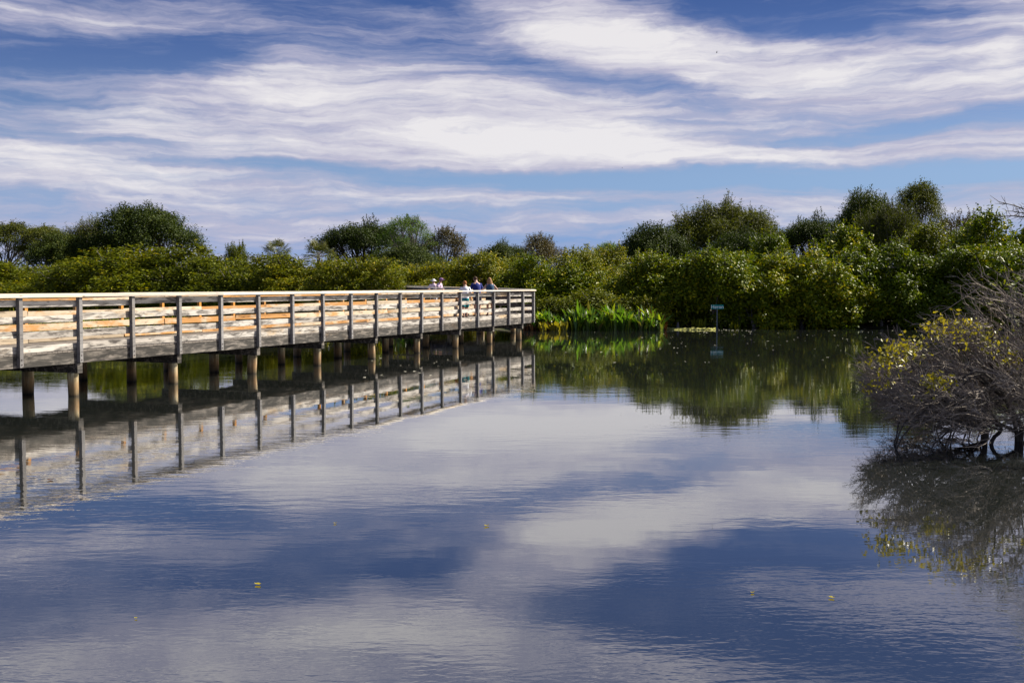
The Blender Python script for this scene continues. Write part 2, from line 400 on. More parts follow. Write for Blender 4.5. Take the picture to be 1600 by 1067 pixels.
def boardwalk(name, O, D, L, W, u_posts, u_far, rise, label, warm=True, piles_at=None, near_shaded=False):
    """O: near rail foot at u=0 on the water, D along, L towards the far rail"""
    rz = math.atan2(D[1], D[0])
    root = empty(name, tuple(O), rz)
    tag(root, label, 'boardwalk')
    # local frame: x along, y towards far rail, z up
    hz = lambda u: rise(u)
    def pt(u, d, h): return np.array([u, d, h + hz(u)])
    def beam(mb, u0, u1, d, h, td, th, val=.5, jit=0.0):
        a, b = pt(u0, d, h), pt(u1, d, h)
        mb.box((a+b)/2, b-a, (0, td, 0), (0, 0, th), val, jit)
    def piece(nm, mat, u0, u1, d, h, td, th, jit=.003):
        mb = MB(); beam(mb, u0-.0, u1, d, h, td, th, random.random(), jit)
        o = mb.build(nm, mat, root)
        # centre the mesh on itself so that grain runs from its own middle
        return o
    rows = [(.175, .135), (.50, .14), (.835, .15), (1.135, .145)]     # below the cap top
    near = list(u_posts); far = list(u_far)
    # posts
    for i, u in enumerate(near):
        mb = MB(); lean = rng.normal(0, .006, 2)
        top, bot = CAP-.055, CAP-1.50
        a = pt(u+lean[0], 0.0, top); b = pt(u, lean[1], bot)
        mb.box((a+b)/2, (.092, 0, 0), (0, .092, 0), a-b, random.random())
        p = mb.build('post', M_shaded_rail if near_shaded else M_post, root)
        for hh in (.06, .16):
            bm_ = MB(); q = pt(u, -.046, bot+hh); bm_.tube([q+(0, .004, 0), q-(0, .012, 0)], .014, 6)
            bm_.build('bolt', M_bolt, p)
    for u in far:
        mb = MB()
        a = pt(u, W, CAP-.055); b = pt(u, W, CAP-1.50)
        mb.box((a+b)/2, (.092, 0, 0), (0, .092, 0), a-b, random.random())
        mb.build('post', M_post_far if warm else M_shaded_rail, root)
    # rail boards two bays long, on the inner side of the posts
    def run(us, d, mat, start):
        for r, (hh, th) in enumerate(rows):
            k = 0
            while k < len(us)-1:
                k2 = min(k+2, len(us)-1)
                if r % 2 == start and k == 0: k2 = min(1, len(us)-1)
                piece('rail_board', mat, us[k]+.012, us[k2]-.004, d+rng.normal(0, .003), CAP-hh+rng.normal(0, .012), .038, th+rng.normal(0, .006), .007)
                k = k2
    run(near, .068, M_shaded_rail if near_shaded else M_rail_near, 0)
    run(far, W-.068, M_rail_far if warm else M_shaded_rail, 1)
    # caps
    for us, d in ((near, .02), (far, W-.02)):
        k = 0
        while k < len(us)-1:
            k2 = min(k+3, len(us)-1)
            e0 = -.12 if k == 0 else .004
            e1 = .09 if k2 == len(us)-1 else 0
            piece('top_rail', M_cap, us[k]+e0, us[k2]+e1, d, CAP-.027, .235, .05, .003)
            k = k2
    # fascia boards under the deck edge
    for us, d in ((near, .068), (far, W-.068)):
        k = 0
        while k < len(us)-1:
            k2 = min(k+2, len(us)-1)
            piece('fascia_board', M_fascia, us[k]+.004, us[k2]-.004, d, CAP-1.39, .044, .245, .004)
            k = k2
    # deck planks
    mb = MB(); u = min(near[0], far[0]); ue = max(near[-1], far[-1])
    while u < ue:
        lo = .052; hi = W-.052
        if u > near[-1]: lo = .052 + (u-near[-1])/max(.1, far[-1]-near[-1])*(W-.2)
        if u > far[-1]: hi = W-.052-(u-far[-1])/max(.1, near[-1]-far[-1])*(W-.2)
        a = pt(u+.07, (lo+hi)/2, CAP-1.24+rng.normal(0, .002))
        mb.box(a, (.138, 0, 0), (0, hi-lo, 0), (0, 0, .038), random.random())
        u += .146
    mb.build('deck', M_deck, root)
    # stringers
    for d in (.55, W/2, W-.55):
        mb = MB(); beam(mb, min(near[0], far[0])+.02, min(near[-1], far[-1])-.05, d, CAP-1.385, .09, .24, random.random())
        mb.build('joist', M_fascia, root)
    # piles and cross beams
    for u in piles_at:
        mb = MB()
        a, b = pt(u, .16, CAP-1.625), pt(u, W-.16, CAP-1.625)
        mb.box((a+b)/2, (.15, 0, 0), b-a+np.array([0, .30, 0]), (0, 0, .215), random.random())
        mb.build('cross_beam', M_fascia, root)
        for d in ((.20, 1.5, W-.20) if W > 3 else (.2, W-.2)):
            mb = MB(); r = .122*random.uniform(.92, 1.08); ln = rng.normal(0, .02, 2)
            zt = CAP-1.735+hz(u)
            zs = np.linspace(-1.2, zt, 8)
            P = np.stack([u-.02+ln[0]*(zt-zs), d+ln[1]*(zt-zs), zs], -1)
            mb.tube(P, r*(1+.04*np.sin(zs*4+u)), 14, random.random())
            mb.build('piling', M_pile, root, True)
    return root

O1 = LEFT1*DD
posts1 = [U0+BAY*i for i in range(-5, 18)] + [U0+BAY*17.8]
far1 = [U0+BAY*i for i in range(-5, 19)] + [U0+BAY*19.6]
walk = boardwalk('boardwalk', O1, DIR1, LEFT1, 3.3, posts1, far1, lambda u: 0.0,
    'long weathered grey timber boardwalk with slatted rails crossing the pond on round pilings',
    True, [U0+BAY*(i) for i in range(-5, 18, 2)])

FC = O1 + DIR1*(U0+BAY*19.6) + LEFT1*3.3        # inner corner
A2 = math.radians(-30)
DIR2 = np.array([math.sin(A2), math.cos(A2), 0]); LEFT2 = np.array([-math.cos(A2), math.sin(A2), 0])
W2 = 2.4
O2 = FC + LEFT1*.02 - LEFT2*W2 + DIR2*.1
u2 = [.05+1.68*i for i in range(0, 12)]
ramp_rise = lambda u: max(0.0, u)*0.0125
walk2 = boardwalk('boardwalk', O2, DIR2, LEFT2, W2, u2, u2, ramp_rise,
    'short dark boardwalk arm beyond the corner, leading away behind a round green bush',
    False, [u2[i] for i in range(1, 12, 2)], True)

# closing rail of the corner belongs to the long boardwalk
def corner():
    C1 = O1 + DIR1*posts1[-1]
    a = C1 + DIR1*.1; b = O2 - DIR2*.06
    rzi = Matrix.Rotation(-math.atan2(DIR1[1], DIR1[0]), 3, 'Z')
    loc = lambda p: np.array(rzi @ Vector(p - O1))
    a, b = loc(a), loc(b); d = b-a; n = np.array([-d[1], d[0], 0]); n /= np.linalg.norm(n)
    for hh, th in [(.175, .135), (.50, .14), (.835, .15), (1.135, .145)]:
        mb = MB(); c = (a+b)/2 + UP*(CAP-hh) + n*.06; mb.box(c, d*.94, n*.038, UP*th, random.random()); mb.build('rail_board', M_shaded_rail, walk)
    mb = MB(); mb.box((a+b)/2+UP*(CAP-.030)+n*.03, d*.93, n*.2, UP*.045); mb.build('top_rail', M_cap, walk)
    mb = MB(); mb.box((a+b)/2+UP*(CAP-1.39)+n*.06, d*.94, n*.044, UP*.24); mb.build('fascia_board', M_fascia, walk)
    # corner deck: a triangle of planks closing the turn
    f = loc(FC); mb = MB()
    q = np.array([a+n*.1, b+n*.1, f-np.array([0, .1, 0]), ]); z0, z1 = CAP-1.268, CAP-1.232
    v = [(p[0], p[1], z0) for p in q] + [(p[0], p[1], z1) for p in q]
    mb.add(v, [(3, 4, 5)]); mb.add(v, [(0, 2, 1)]); mb.add(v, [(0, 1, 4, 3), (1, 2, 5, 4), (2, 0, 3, 5)])
    mb.build('corner_deck', M_deck, walk)
corner()

# ------------------------------------------------------------------ foliage
L_apple = leaf_mat('glossy_leaf', [(0, (0.035, 0.059, 0.002)), (.5, (0.097, 0.136, 0.003)), (.85, (0.201, 0.212, 0.005)), (1, (0.386, 0.323, 0.009))], .46, .14, .26)
L_hedge = leaf_mat('hedge_leaf', [(0, (0.043, 0.057, 0.002)), (.5, (0.116, 0.136, 0.003)), (.85, (0.218, 0.210, 0.005)), (1, (0.407, 0.308, 0.009))], .55, .15, .28)
L_oak = leaf_mat('oak_leaf', [(0, (0.015, 0.025, 0.003)), (.5, (0.035, 0.055, 0.005)), (.9, (0.068, 0.089, 0.007)), (1, (0.113, 0.120, 0.011))], .6, .14, .22)
L_willow = leaf_mat('willow_leaf', [(0, (0.030, 0.038, 0.005)), (.5, (0.068, 0.081, 0.009)), (.9, (0.120, 0.128, 0.015)), (1, (0.179, 0.170, 0.026))], .6, .14, .3)
L_airy = leaf_mat('airy_leaf', [(0, (0.031, 0.064, 0.005)), (.5, (0.072, 0.129, 0.010)), (.9, (0.117, 0.186, 0.016)), (1, (0.161, 0.218, 0.022))], .6, .3, .4)
L_rust = leaf_mat('rusty_leaf', [(0, (0.030, 0.024, 0.005)), (.45, (0.060, 0.050, 0.009)), (.8, (0.081, 0.081, 0.013)), (1, (0.144, 0.081, 0.013))], .55, .3, .3, (1.1, .95, .4))
L_palm = leaf_mat('palm_leaf', [(0, (0.022, 0.034, 0.006)), (.5, (0.059, 0.074, 0.014)), (1, (0.142, 0.128, 0.030))], .45, .5, .22)
L_reed = leaf_mat('reed_leaf', [(0, (0.094, 0.074, 0.020)), (.5, (0.064, 0.147, 0.011)), (.85, (0.136, 0.230, 0.015)), (1, (0.340, 0.386, 0.029))], .4, .5, .42)
L_yellow = leaf_mat('yellow_leaf', [(0, (0.106, 0.106, 0.009)), (.5, (0.258, 0.235, 0.014)), (1, (0.380, 0.319, 0.026))], .45, .4, .35, (1.1, 1.0, .4))
L_brown = leaf_mat('dead_leaf', [(0, (0.034, 0.014, 0.006)), (.5, (0.089, 0.035, 0.011)), (1, (0.177, 0.090, 0.032))], .7, .2, .25, (1.1, .9, .5))
B_grey = bark_mat('grey_bark', (.05, .045, .04), (.17, .15, .13))
B_dark = bark_mat('dark_bark', (.025, .02, .016), (.08, .065, .05))
B_pale = bark_mat('pale_twig_bark', (.075, .060, .048), (.34, .285, .225), 14)

def unit(v): return v/(np.linalg.norm(v, axis=-1, keepdims=True)+1e-9)

def leaves_at(mb, R, P, out, length, width, up=.6, rnd=.7, droop=.2, tone=None, axis_out=.6):
    n = len(P)
    nor = unit(out*.55 + np.array([0, 0, up]) + R.normal(0, rnd, (n, 3)))
    ax = out*axis_out + R.normal(0, .7, (n, 3)) - np.array([0, 0, droop])
    ax = unit(ax - nor*np.sum(ax*nor, 1, keepdims=True))
    sd = np.cross(nor, ax)
    L = (length*R.uniform(.65, 1.25, n))[:, None]; Wd = (width*R.uniform(.7, 1.2, n))[:, None]
    bend = nor*L*.12
    v = np.stack([P, P+ax*L*.45+sd*Wd/2, P+ax*L-bend, P+ax*L*.45-sd*Wd/2], 1)
    f = np.arange(n*4).reshape(-1, 4)
    if tone is None: tone = R.beta(2.2, 2.4, n)
    mb.add(v.reshape(-1, 3), f, tone)

def lump(d, ph): return 1 + .20*np.sin(3.1*d[:, 0]*2+ph) + .18*np.sin(2.7*d[:, 1]*2+ph*1.7) + .15*np.sin(4.3*d[:, 2]*2+ph*.6)

def crown(seed, blobs, clusters, per, length, width, sig=.16, shoots=0, shoot_len=.7, up=.6, rnd=.7, droop=.2, shell=.55, low=-.6, axis_out=.6):
    R = np.random.default_rng(seed); mb = MB()
    B = np.array(blobs, float)                       # x y z rx ry rz
    w = (B[:, 3]*B[:, 4]+B[:, 3]*B[:, 5]+B[:, 4]*B[:, 5]); w /= w.sum()
    pick = R.choice(len(B), clusters, p=w)
    d = unit(R.normal(0, 1, (clusters, 3)))
    bad = d[:, 2] < low; d[bad, 2] *= -1
    rr = (R.uniform(shell**3, 1, clusters)**(1/3)) * lump(d, B[pick, 0]*3+B[pick, 2])
    C = B[pick, :3] + d*rr[:, None]*B[pick, 3:]
    # drop clusters deep inside other blobs: fewer leaves that nobody sees
    keep = np.ones(clusters, bool)
    for b in B:
        q = (C-b[:3])/b[3:]
        keep &= (np.sum(q*q, 1) > .30)
    keep |= R.random(clusters) < .25
    keep &= C[:, 2] > .05
    C, d = C[keep], d[keep]
    ctone = R.normal(0, .13, len(C))                 # sprays of older and younger leaves
    P = np.repeat(C, per, 0); out = np.repeat(d, per, 0)
    P = P + R.normal(0, sig, P.shape)
    P[:, 2] = np.maximum(P[:, 2], .04)
    tone = np.clip(R.beta(2.4, 2.6, len(P)) + np.repeat(ctone, per), 0, 1)
    leaves_at(mb, R, P, out, length, width, up, rnd, droop, tone, axis_out)
    sh = []
    if shoots:
        top = np.argsort(-C[:, 2] + R.normal(0, .8, len(C)))[:max(shoots*3, 1)]
        for i in R.choice(top, min(shoots, len(top)), replace=False):
            ln = shoot_len*R.uniform(.4, 1.1); dr = unit(d[i]*.5+np.array([0, 0, 1.0])+R.normal(0, .25, 3))
            k = int(10*R.uniform(.7, 1.2)); t = np.linspace(0, 1, k)[:, None]
            PP = C[i] + dr*ln*t + R.normal(0, .02, (k, 3)); sh.append((C[i], C[i]+dr*ln))
            leaves_at(mb, R, np.repeat(PP, 2, 0), unit(R.normal(0, 1, (2*k, 3))+dr*.6), length*.9, width*.9, .3, .6, -.2)
    return mb, C, sh

def wood(seed, blobs, C, base_r, trunk_h, stems=1, spread=.3, twigs=120, shoots=()):
    R = np.random.default_rng(seed); mb = MB(); B = np.array(blobs, float)
    ctr = B[:, :2].mean(0)
    bases = [np.array([ctr[0]*.3, ctr[1]*.3, 0])+np.append(R.normal(0, spread, 2), 0) for _ in range(stems)] if stems > 1 else [np.array([0, 0, 0.])]
    forks = []
    for b in bases:
        fk = b + np.array([R.normal(0, .12)*trunk_h, R.normal(0, .12)*trunk_h, trunk_h])
        t = np.linspace(0, 1, 6)[:, None]
        P = b*(1-t)+fk*t + np.sin(t*3)*R.normal(0, .05, 3)*trunk_h*.4
        P[0, 2] = -.35
        if stems > 1: mb.tube([np.array([ctr[0]*.3, ctr[1]*.3, -.42]), np.array([b[0], b[1], -.28])], .06, 5)
        r = base_r/math.sqrt(stems)
        mb.tube(P, np.linspace(r*1.25, r*.75, 6)*np.array([1.25, 1, .95, .95, .95, .9]), 9)
        forks.append((P[-1], r*.72))
    for k, b in enumerate(B):
        fk, r = min(forks, key=lambda q: np.linalg.norm(q[0][:2]-b[:2])+R.random()*.5)
        t = np.linspace(0, 1, 7)[:, None]
        e = b[:3]; mid = (fk+e)/2 + np.array([0, 0, -.08*np.linalg.norm(e-fk)]) + R.normal(0, .08, 3)*np.linalg.norm(e-fk)
        P = fk*(1-t)**2 + 2*mid*t*(1-t) + e*t**2
        rb = r*R.uniform(.4, .62)
        mb.tube(P, np.linspace(rb, rb*.28, 7), 6)
        near = np.where(np.linalg.norm(C-b[:3], axis=1) < max(b[3:])*1.3)[0]
        if len(near):
            for i in R.choice(near, min(len(near), max(2, twigs//len(B))), replace=False):
                s = P[R.integers(3, 7)]; m = (s+C[i])/2+R.normal(0, .06, 3)*np.linalg.norm(C[i]-s)
                mb.tube([s, m, C[i]], [rb*.26, rb*.17, rb*.07], 4, cap=False)
    for a, b in shoots:
        q = B[int(np.argmin(np.linalg.norm(B[:, :3]-a, axis=1)))][:3]; mb.tube([q, (q+a)/2+(0, 0, -.04), a], [.022, .019, .016], 4, cap=False)
        mb.tube([a, (a+b)/2, b], [.016, .011, .005], 4, cap=False)
    return mb

def norm_bounds(mb):
    V = np.concatenate(mb.v)
    lo = np.percentile(V, 1.2, axis=0); hi = np.percentile(V, 98.8, axis=0); hi[2] = np.percentile(V[:, 2], 99.75)
    return lo, hi

class Kind:
    def __init__(s, name, cmb, wmb, lmat, bmat):
        lo, hi = norm_bounds(cmb)
        s.w = hi[0]-lo[0]; s.cx = (hi[0]+lo[0])/2; s.h = hi[2]; s.d = hi[1]-lo[1]
        s.crown = cmb.mesh('foliage', lmat); s.wood = wmb.mesh('branches', bmat, True)

def bush_blobs(seed, w=6.2, h=4.2, d=5.0, n=21, rmin=.5, rmax=1.05):
    R = np.random.default_rng(seed); out = []
    for k in range(n):
        a = R.uniform(0, 2*np.pi); q = math.sqrt(R.random())
        x, y = math.cos(a)*q*(w/2-.8), math.sin(a)*q*(d/2-.8)
        top = (h-.7)*(1-.42*q*q)*R.uniform(.62, 1.1)
        z = top if k < n*.55 else R.uniform(.5, max(.8, top*.75))
        r = R.uniform(rmin, rmax)
        out.append((x, y, z, r*1.12, r*1.1, r*.82))
    return out

def dome_blobs(seed, w, h0, h, d, n, r0, r1, flat=.75):
    R = np.random.default_rng(seed); out = []
    for k in range(n):
        a = 2*np.pi*(k*.618) + R.normal(0, .3); q = math.sqrt((k+.5)/n)
        x, y = math.cos(a)*q*(w/2-r0), math.sin(a)*q*(d/2-r0)
        z = h0 + (h-h0-r0*.8)*math.sqrt(max(0, 1-.85*q*q))*R.uniform(.78, 1.05)
        r = R.uniform(r0, r1)
        out.append((x, y, z, r, r, r*flat))
    for k in range(n//3):
        a = R.uniform(0, 2*np.pi); q = R.uniform(.2, .8)
        out.append((math.cos(a)*q*w/2*.8, math.sin(a)*q*d/2*.8, h0*R.uniform(.55, 1.1), r0, r0, r0*.7))
    return out

KIND = {}
def add_bush(key, seed, lm, bm, **kw):
    b = bush_blobs(seed, **{k: kw.pop(k) for k in list(kw) if k in ('w', 'h', 'd', 'n', 'rmin', 'rmax')})
    c, C, sh = crown(seed, b, **kw)
    KIND[key] = Kind(key, c, wood(seed, b, C, .22, .5, stems=7, spread=.8, twigs=200, shoots=sh), lm, bm)
for i in range(5):
    add_bush('apple%d' % i, 100+i, L_apple, B_grey, clusters=3700, per=12, length=.17, width=.085, sig=.115, shoots=46, shoot_len=.7, low=-.8, up=.55, shell=.3)
for i in range(4):
    add_bush('hedge%d' % i, 200+i, L_hedge, B_grey, clusters=3600, per=12, length=.135, width=.066, sig=.10, shoots=45, shoot_len=.5, low=-.8, up=.55, shell=.35)
for i in range(2):
    add_bush('low%d' % i, 260+i, L_hedge, B_grey, w=5, h=2.4, d=3.4, n=16, rmin=.45, rmax=.75, clusters=2400, per=7, length=.15, width=.075, sig=.15, shoots=40, shoot_len=.55, low=-.7)

def add_tree(key, seed, blobs, lm, bm, r, th, stems=1, twigs=160, **kw):
    c, C, sh = crown(seed, blobs, **kw)
    KIND[key] = Kind(key, c, wood(seed, blobs, C, r, th, stems, .5, twigs, sh), lm, bm)
add_tree('oak0', 300, dome_blobs(300, 11, 3.6, 8.8, 9, 26, 1.1, 1.8), L_oak, B_dark, .42, 2.4, clusters=8200, per=8, length=.185, width=.09, sig=.22, shoots=90, shoot_len=.7, low=-.5)
add_tree('oak1', 301, dome_blobs(301, 9, 3.2, 7.5, 8, 20, 1.0, 1.6), L_oak, B_dark, .38, 2.2, clusters=6400, per=8, length=.185, width=.09, sig=.22, shoots=60, shoot_len=.6, low=-.5)
add_tree('spread', 302, dome_blobs(302, 11, 4.2, 7.6, 8, 22, .9, 1.4, .6), L_oak, B_dark, .40, 2.6, clusters=4800, per=8, length=.19, width=.09, sig=.24, shoots=60, shoot_len=.7, low=-.3)
add_tree('willow0', 303, dome_blobs(303, 10, 2.8, 7.6, 8, 26, 1.0, 1.6), L_willow, B_grey, .3, 1.8, 3, clusters=8000, per=8, length=.23, width=.06, sig=.22, shoots=220, shoot_len=.9, low=-.5, droop=.0)
add_tree('willow1', 304, dome_blobs(304, 7.5, 2.2, 6.6, 6, 20, .9, 1.4), L_willow, B_grey, .28, 1.6, 4, clusters=3400, per=8, length=.22, width=.045, sig=.2, shoots=200, shoot_len=.9, low=-.5, droop=.0)
def airy_blobs(seed, w, h0, h, n, r0, r1):
    R = np.random.default_rng(seed); o = []
    for k in range(n):
        a = 2*np.pi*k*.618; q = math.sqrt((k+.5)/n)
        z = h0+(h-h0)*math.sqrt(max(.02, 1-q*q*.9))
        r = R.uniform(r0, r1); o.append((math.cos(a)*q*w/2, math.sin(a)*q*w/2, z-.5*r, r, r, r*.6))
    return o
add_tree('airy0', 305, airy_blobs(305, 6.4, 4.0, 9.0, 26, .6, .95), L_airy, B_grey, .26, 3.4, 1, 260, clusters=1500, per=8, length=.17, width=.06, sig=.2, shoots=60, shoot_len=.5, low=-.2, shell=.3)
add_tree('airy1', 306, airy_blobs(306, 5.0, 3.6, 8.6, 20, .55, .9), L_willow, B_grey, .2, 3.2, 1, 240, clusters=1700, per=9, length=.18, width=.07, sig=.2, shoots=50, shoot_len=.5, low=-.2, shell=.3)
add_tree('rust0', 307, dome_blobs(307, 7, 3.0, 8.0, 6, 20, .7, 1.1, .55), L_rust, B_grey, .26, 3.0, 1, 220, clusters=1900, per=8, length=.18, width=.07, sig=.2, shoots=50, shoot_len=.6, low=-.3)
add_tree('rust1', 308, airy_blobs(308, 6.0, 2.6, 6.8, 22, .6, .9), L_rust, B_grey, .22, 2.4, 2, 260, clusters=900, per=7, length=.18, width=.07, sig=.22, shoots=70, shoot_len=.9, low=-.3, shell=.3)

def make_palm(key, seed, h, fr, nf=34):
    R = np.random.default_rng(seed); c = MB(); wd = MB()
    zs = np.linspace(-.3, h, 9)
    wd.tube(np.stack([np.sin(zs*.4)*.12, np.cos(zs*.5)*.08, zs], -1), np.linspace(.24, .17, 9), 10)
    tip = np.array([math.sin(h*.4)*.12, math.cos(h*.5)*.08, h])
    for k in range(nf):
        a = k*2.4+R.normal(0, .2); el = R.uniform(-.75, 1.35)
        o = np.array([math.cos(a)*math.cos(el), math.sin(a)*math.cos(el), math.sin(el)])
        st = fr*R.uniform(.45, .6); e = tip+o*st+np.array([0, 0, -.1*st])
        wd.tube([tip, (tip+e)/2+(0, 0, .05), e], [.022, .018, .014], 4, cap=False)
        side = unit(np.cross(o, [0, 0, 1.0])); nrm = np.cross(side, o)
        for j in range(15):
            g = (j-7)/7*1.35; dl = o*math.cos(g)+side*math.sin(g); ll = fr*.55*(1-.25*abs(g))*R.uniform(.85, 1.1)
            dn = np.array([0, 0, -1.0])
            p1 = e+dl*ll*.6+nrm*.05; p2 = e+dl*ll+dn*ll*.28
            ws = unit(np.cross(dl, nrm))*.035
            c.add([e, p1+ws, p2, p1-ws], [(0, 1, 2, 3)], float(np.clip(.5+.25*el/1.3+R.normal(0, .15), 0, 1)))
    KIND[key] = Kind(key, c, wd, L_palm, B_grey)
make_palm('palm0', 400, 5.0, 2.1); make_palm('palm1', 401, 4.2, 1.8, 28)

used_first = {}
def plant(name, key, label, cat, px, y, px_w, py_top, dsc=1.0, rot=None, group=None, base=None, x=None):
    k = KIND[key]
    X = X_at(px, y) if x is None else x
    zb = float(ground_h(np.array(X), np.array(y))) if base is None else base
    zb = max(zb, -.25)
    W = px_w/F*y; H = H_at(py_top, y)-zb
    sx = W/k.w; sz = H/k.h
    o = empty(name, (X - k.cx*sx, y, zb))
    o.scale = (sx, max(.6, min(1.5, (sx+sz)/2))*dsc, sz)
    # a mirror turn keeps the outline but breaks the repeat
    if rot: o.rotation_euler.z = rot; o.location.x = X
    tag(o, label, cat, group)
    obj('foliage', k.crown, o); obj('trunk' if cat != 'bush' else 'stems', k.wood, o)
    return o

PI = math.pi
G = 'thick bushes along the far bank'
bushes = [
    ('hedge0', 'yellow-green bush behind the boardwalk, under the grey feathery trees', 25, 84, 290, 409, 0),
    ('hedge1', 'yellow-green bush behind the boardwalk, under the pale olive tree', 125, 78, 250, 409, 0),
    ('hedge2', 'tall rounded yellow-green bush behind the boardwalk, right in front of the big dark oak', 243, 75, 270, 384, 0),
    ('hedge3', 'yellow-green bush behind the boardwalk, beneath the smallest palm beside the big oak', 335, 74, 230, 403, 0),
    ('hedge1', 'yellow-green bush behind the boardwalk, in front of the golden-skirted palm', 430, 71, 230, 399, PI),
    ('hedge0', 'yellow-green bush between the palm-topped bush and the round bush hiding the boardwalk arm', 490, 69, 190, 408, PI),
    ('hedge2', 'round green bush at the end of the dark boardwalk arm, hiding it', 556, 63.2, 150, 402, PI),
    ('hedge3', 'dark shaded bush behind the pair of people in pale hats', 672, 78, 170, 412, PI),
    ('hedge0', 'sunlit bush rising right behind the three people at the boardwalk corner', 765, 73, 190, 396, .6),
    ('apple0', 'leafy bush behind the last boardwalk post', 850, 67.5, 160, 402, 0),
    ('hedge1', 'light green bush rising directly behind the tall waterside plants', 915, 69, 150, 394, .4),
    ('hedge2', 'pale-topped bush beside the dark round oak, below the small far-off tree', 945, 76, 130, 384, .2),
    ('apple1', 'large glossy bush at the end of the dark bank, behind the mud strip', 1030, 65.2, 167, 396, 0),
    ('apple2', 'large glossy bush directly behind the teal sign', 1120, 65.2, 167, 391, 0),
    ('apple3', 'large glossy bush between the sign bush and the one below the drooping oak', 1215, 65.2, 167, 397, 0),
    ('apple4', 'large glossy bush at the water line below the drooping dark oak', 1300, 65.0, 158, 394, 0),
    ('apple0', 'large glossy bush with upright shoots, below the light willow', 1390, 64.8, 167, 381, PI),
    ('apple1', 'large glossy bush rising behind the twig tips of the bare grey shrub', 1480, 64.4, 176, 390, PI),
    ('apple2', 'large glossy bush behind the dense top of the bare grey shrub', 1580, 62.8, 193, 380, PI),
]
for key, lab, px, y, w, top, rot in bushes:
    plant('bush', key, lab, 'bush', px, y, w, top, 1.0, rot, G, base=-.22 if 'large glossy' in lab else None)
G2 = 'bushes of the second row on the right bank'
for key, lab, px, y, w, top, rot in [
    ('apple3', 'bush of the second row between the spiky willow oak and the drooping dark oak', 1200, 78, 150, 368, PI),
    ('apple4', 'bush of the second row in front of the drooping dark oak', 1290, 77, 150, 358, PI),
    ('hedge0', 'bush of the second row beneath the tallest airy tree', 1460, 77, 150, 350, 0),
    ('apple0', 'tallest bush of the second row, under the bare arching branch', 1555, 75, 190, 336, 0),
    ('low0', 'low leafy mound rising out of the middle of the tall waterside plants', 938, 63.0, 150, 452, 0),
    ('low1', 'lower leafy mound sloping down to the mud strip', 1000, 62.6, 90, 464, 0),
    ('low1', 'small leafy mound beside the boardwalk corner, behind the yellow plant', 868, 62.3, 100, 463, PI),
]:
    plant('bush', key, lab, 'bush', px, y, w, top, 1.0, rot, G2 if 'second' in lab else None)

trees = [
    ('oak0', 'big dark rounded oak standing highest above the left hedge', 228, 118, 160, 321, 0),
    ('airy1', 'bigger grey-green feathery tree beyond the boardwalk, cut by the picture edge', 15, 128, 110, 347, 0),
    ('airy1', 'thin grey-green feathery tree between its bigger twin and the small dark oak', 72, 126, 90, 352, 2.0),
    ('oak1', 'small dark oak between the feathery trees and the big oak', 100, 116, 90, 364, 0),
    ('willow1', 'pale olive tree leaning against the side of the big dark oak', 142, 124, 90, 341, 0),
    ('palm1', 'small dark palm in the gap beside the big oak', 314, 104, 42, 381, 0),
    ('hedge2', 'small round tree next to the golden-skirted palm', 381, 104, 40, 381, 1.0),
    ('palm0', 'cabbage palm with a golden skirt of old fronds above the hedge', 433, 98, 50, 373, 0),
    ('palm0', 'dark cabbage palm beside the dark spreading oak', 497, 100, 52, 374, 1.3),
    ('spread', 'dark spreading oak between the cabbage palm and the airy bright green tree', 574, 112, 150, 344, 0),
    ('airy0', 'airy bright green tree with forked limbs against the sky', 632, 106, 92, 337, 0),
    ('rust0', 'brown-leaved cypress touching the airy bright green tree', 690, 108, 80, 354, 0),
    ('oak1', 'low dark tree filling the space beneath the airy green tree', 640, 100, 150, 384, 1.5),
    ('spread', 'low grey-green tree beside the brown cypress above the boardwalk corner', 788, 112, 90, 377, 2.2),
    ('rust0', 'brown cypress standing above the bushes over the boardwalk corner', 845, 102, 80, 365, 1.7),
    ('airy0', 'small pale tree far off in the gap before the dark bank', 948, 120, 50, 378, .7),
    ('oak1', 'dark round oak beside the broad spiky willow oak', 1025, 86, 110, 351, .5),
    ('willow0', 'broad spiky willow oak with many upright shoots', 1132, 90, 185, 315, 0),
    ('spread', 'low drooping dark tree in front of the spiky willow oak', 1160, 81, 110, 357, .9),
    ('spread', 'drooping dark oak between the willow oak and the dark fine-leaved oak', 1272, 88, 110, 335, 0),
    ('oak1', 'dark fine-leaved oak touching the tallest airy tree', 1350, 95, 90, 299, 0),
    ('willow1', 'round pale olive willow in front of the tallest airy tree', 1394, 84, 105, 314, 1.0),
    ('airy1', 'tallest airy tree with a thin crown, behind the round pale willow', 1430, 97, 74, 284, 0),
    ('rust1', 'brown thin-leaved tree between the tallest airy tree and the bare branch', 1506, 88, 120, 328, 0),
]
for key, lab, px, y, w, top, rot in trees:
    nm = 'palm_tree' if 'palm' in key else 'tree'
    plant(nm, key, lab, 'palm' if 'palm' in key else 'tree', px, y, w, top, 1.0, rot)

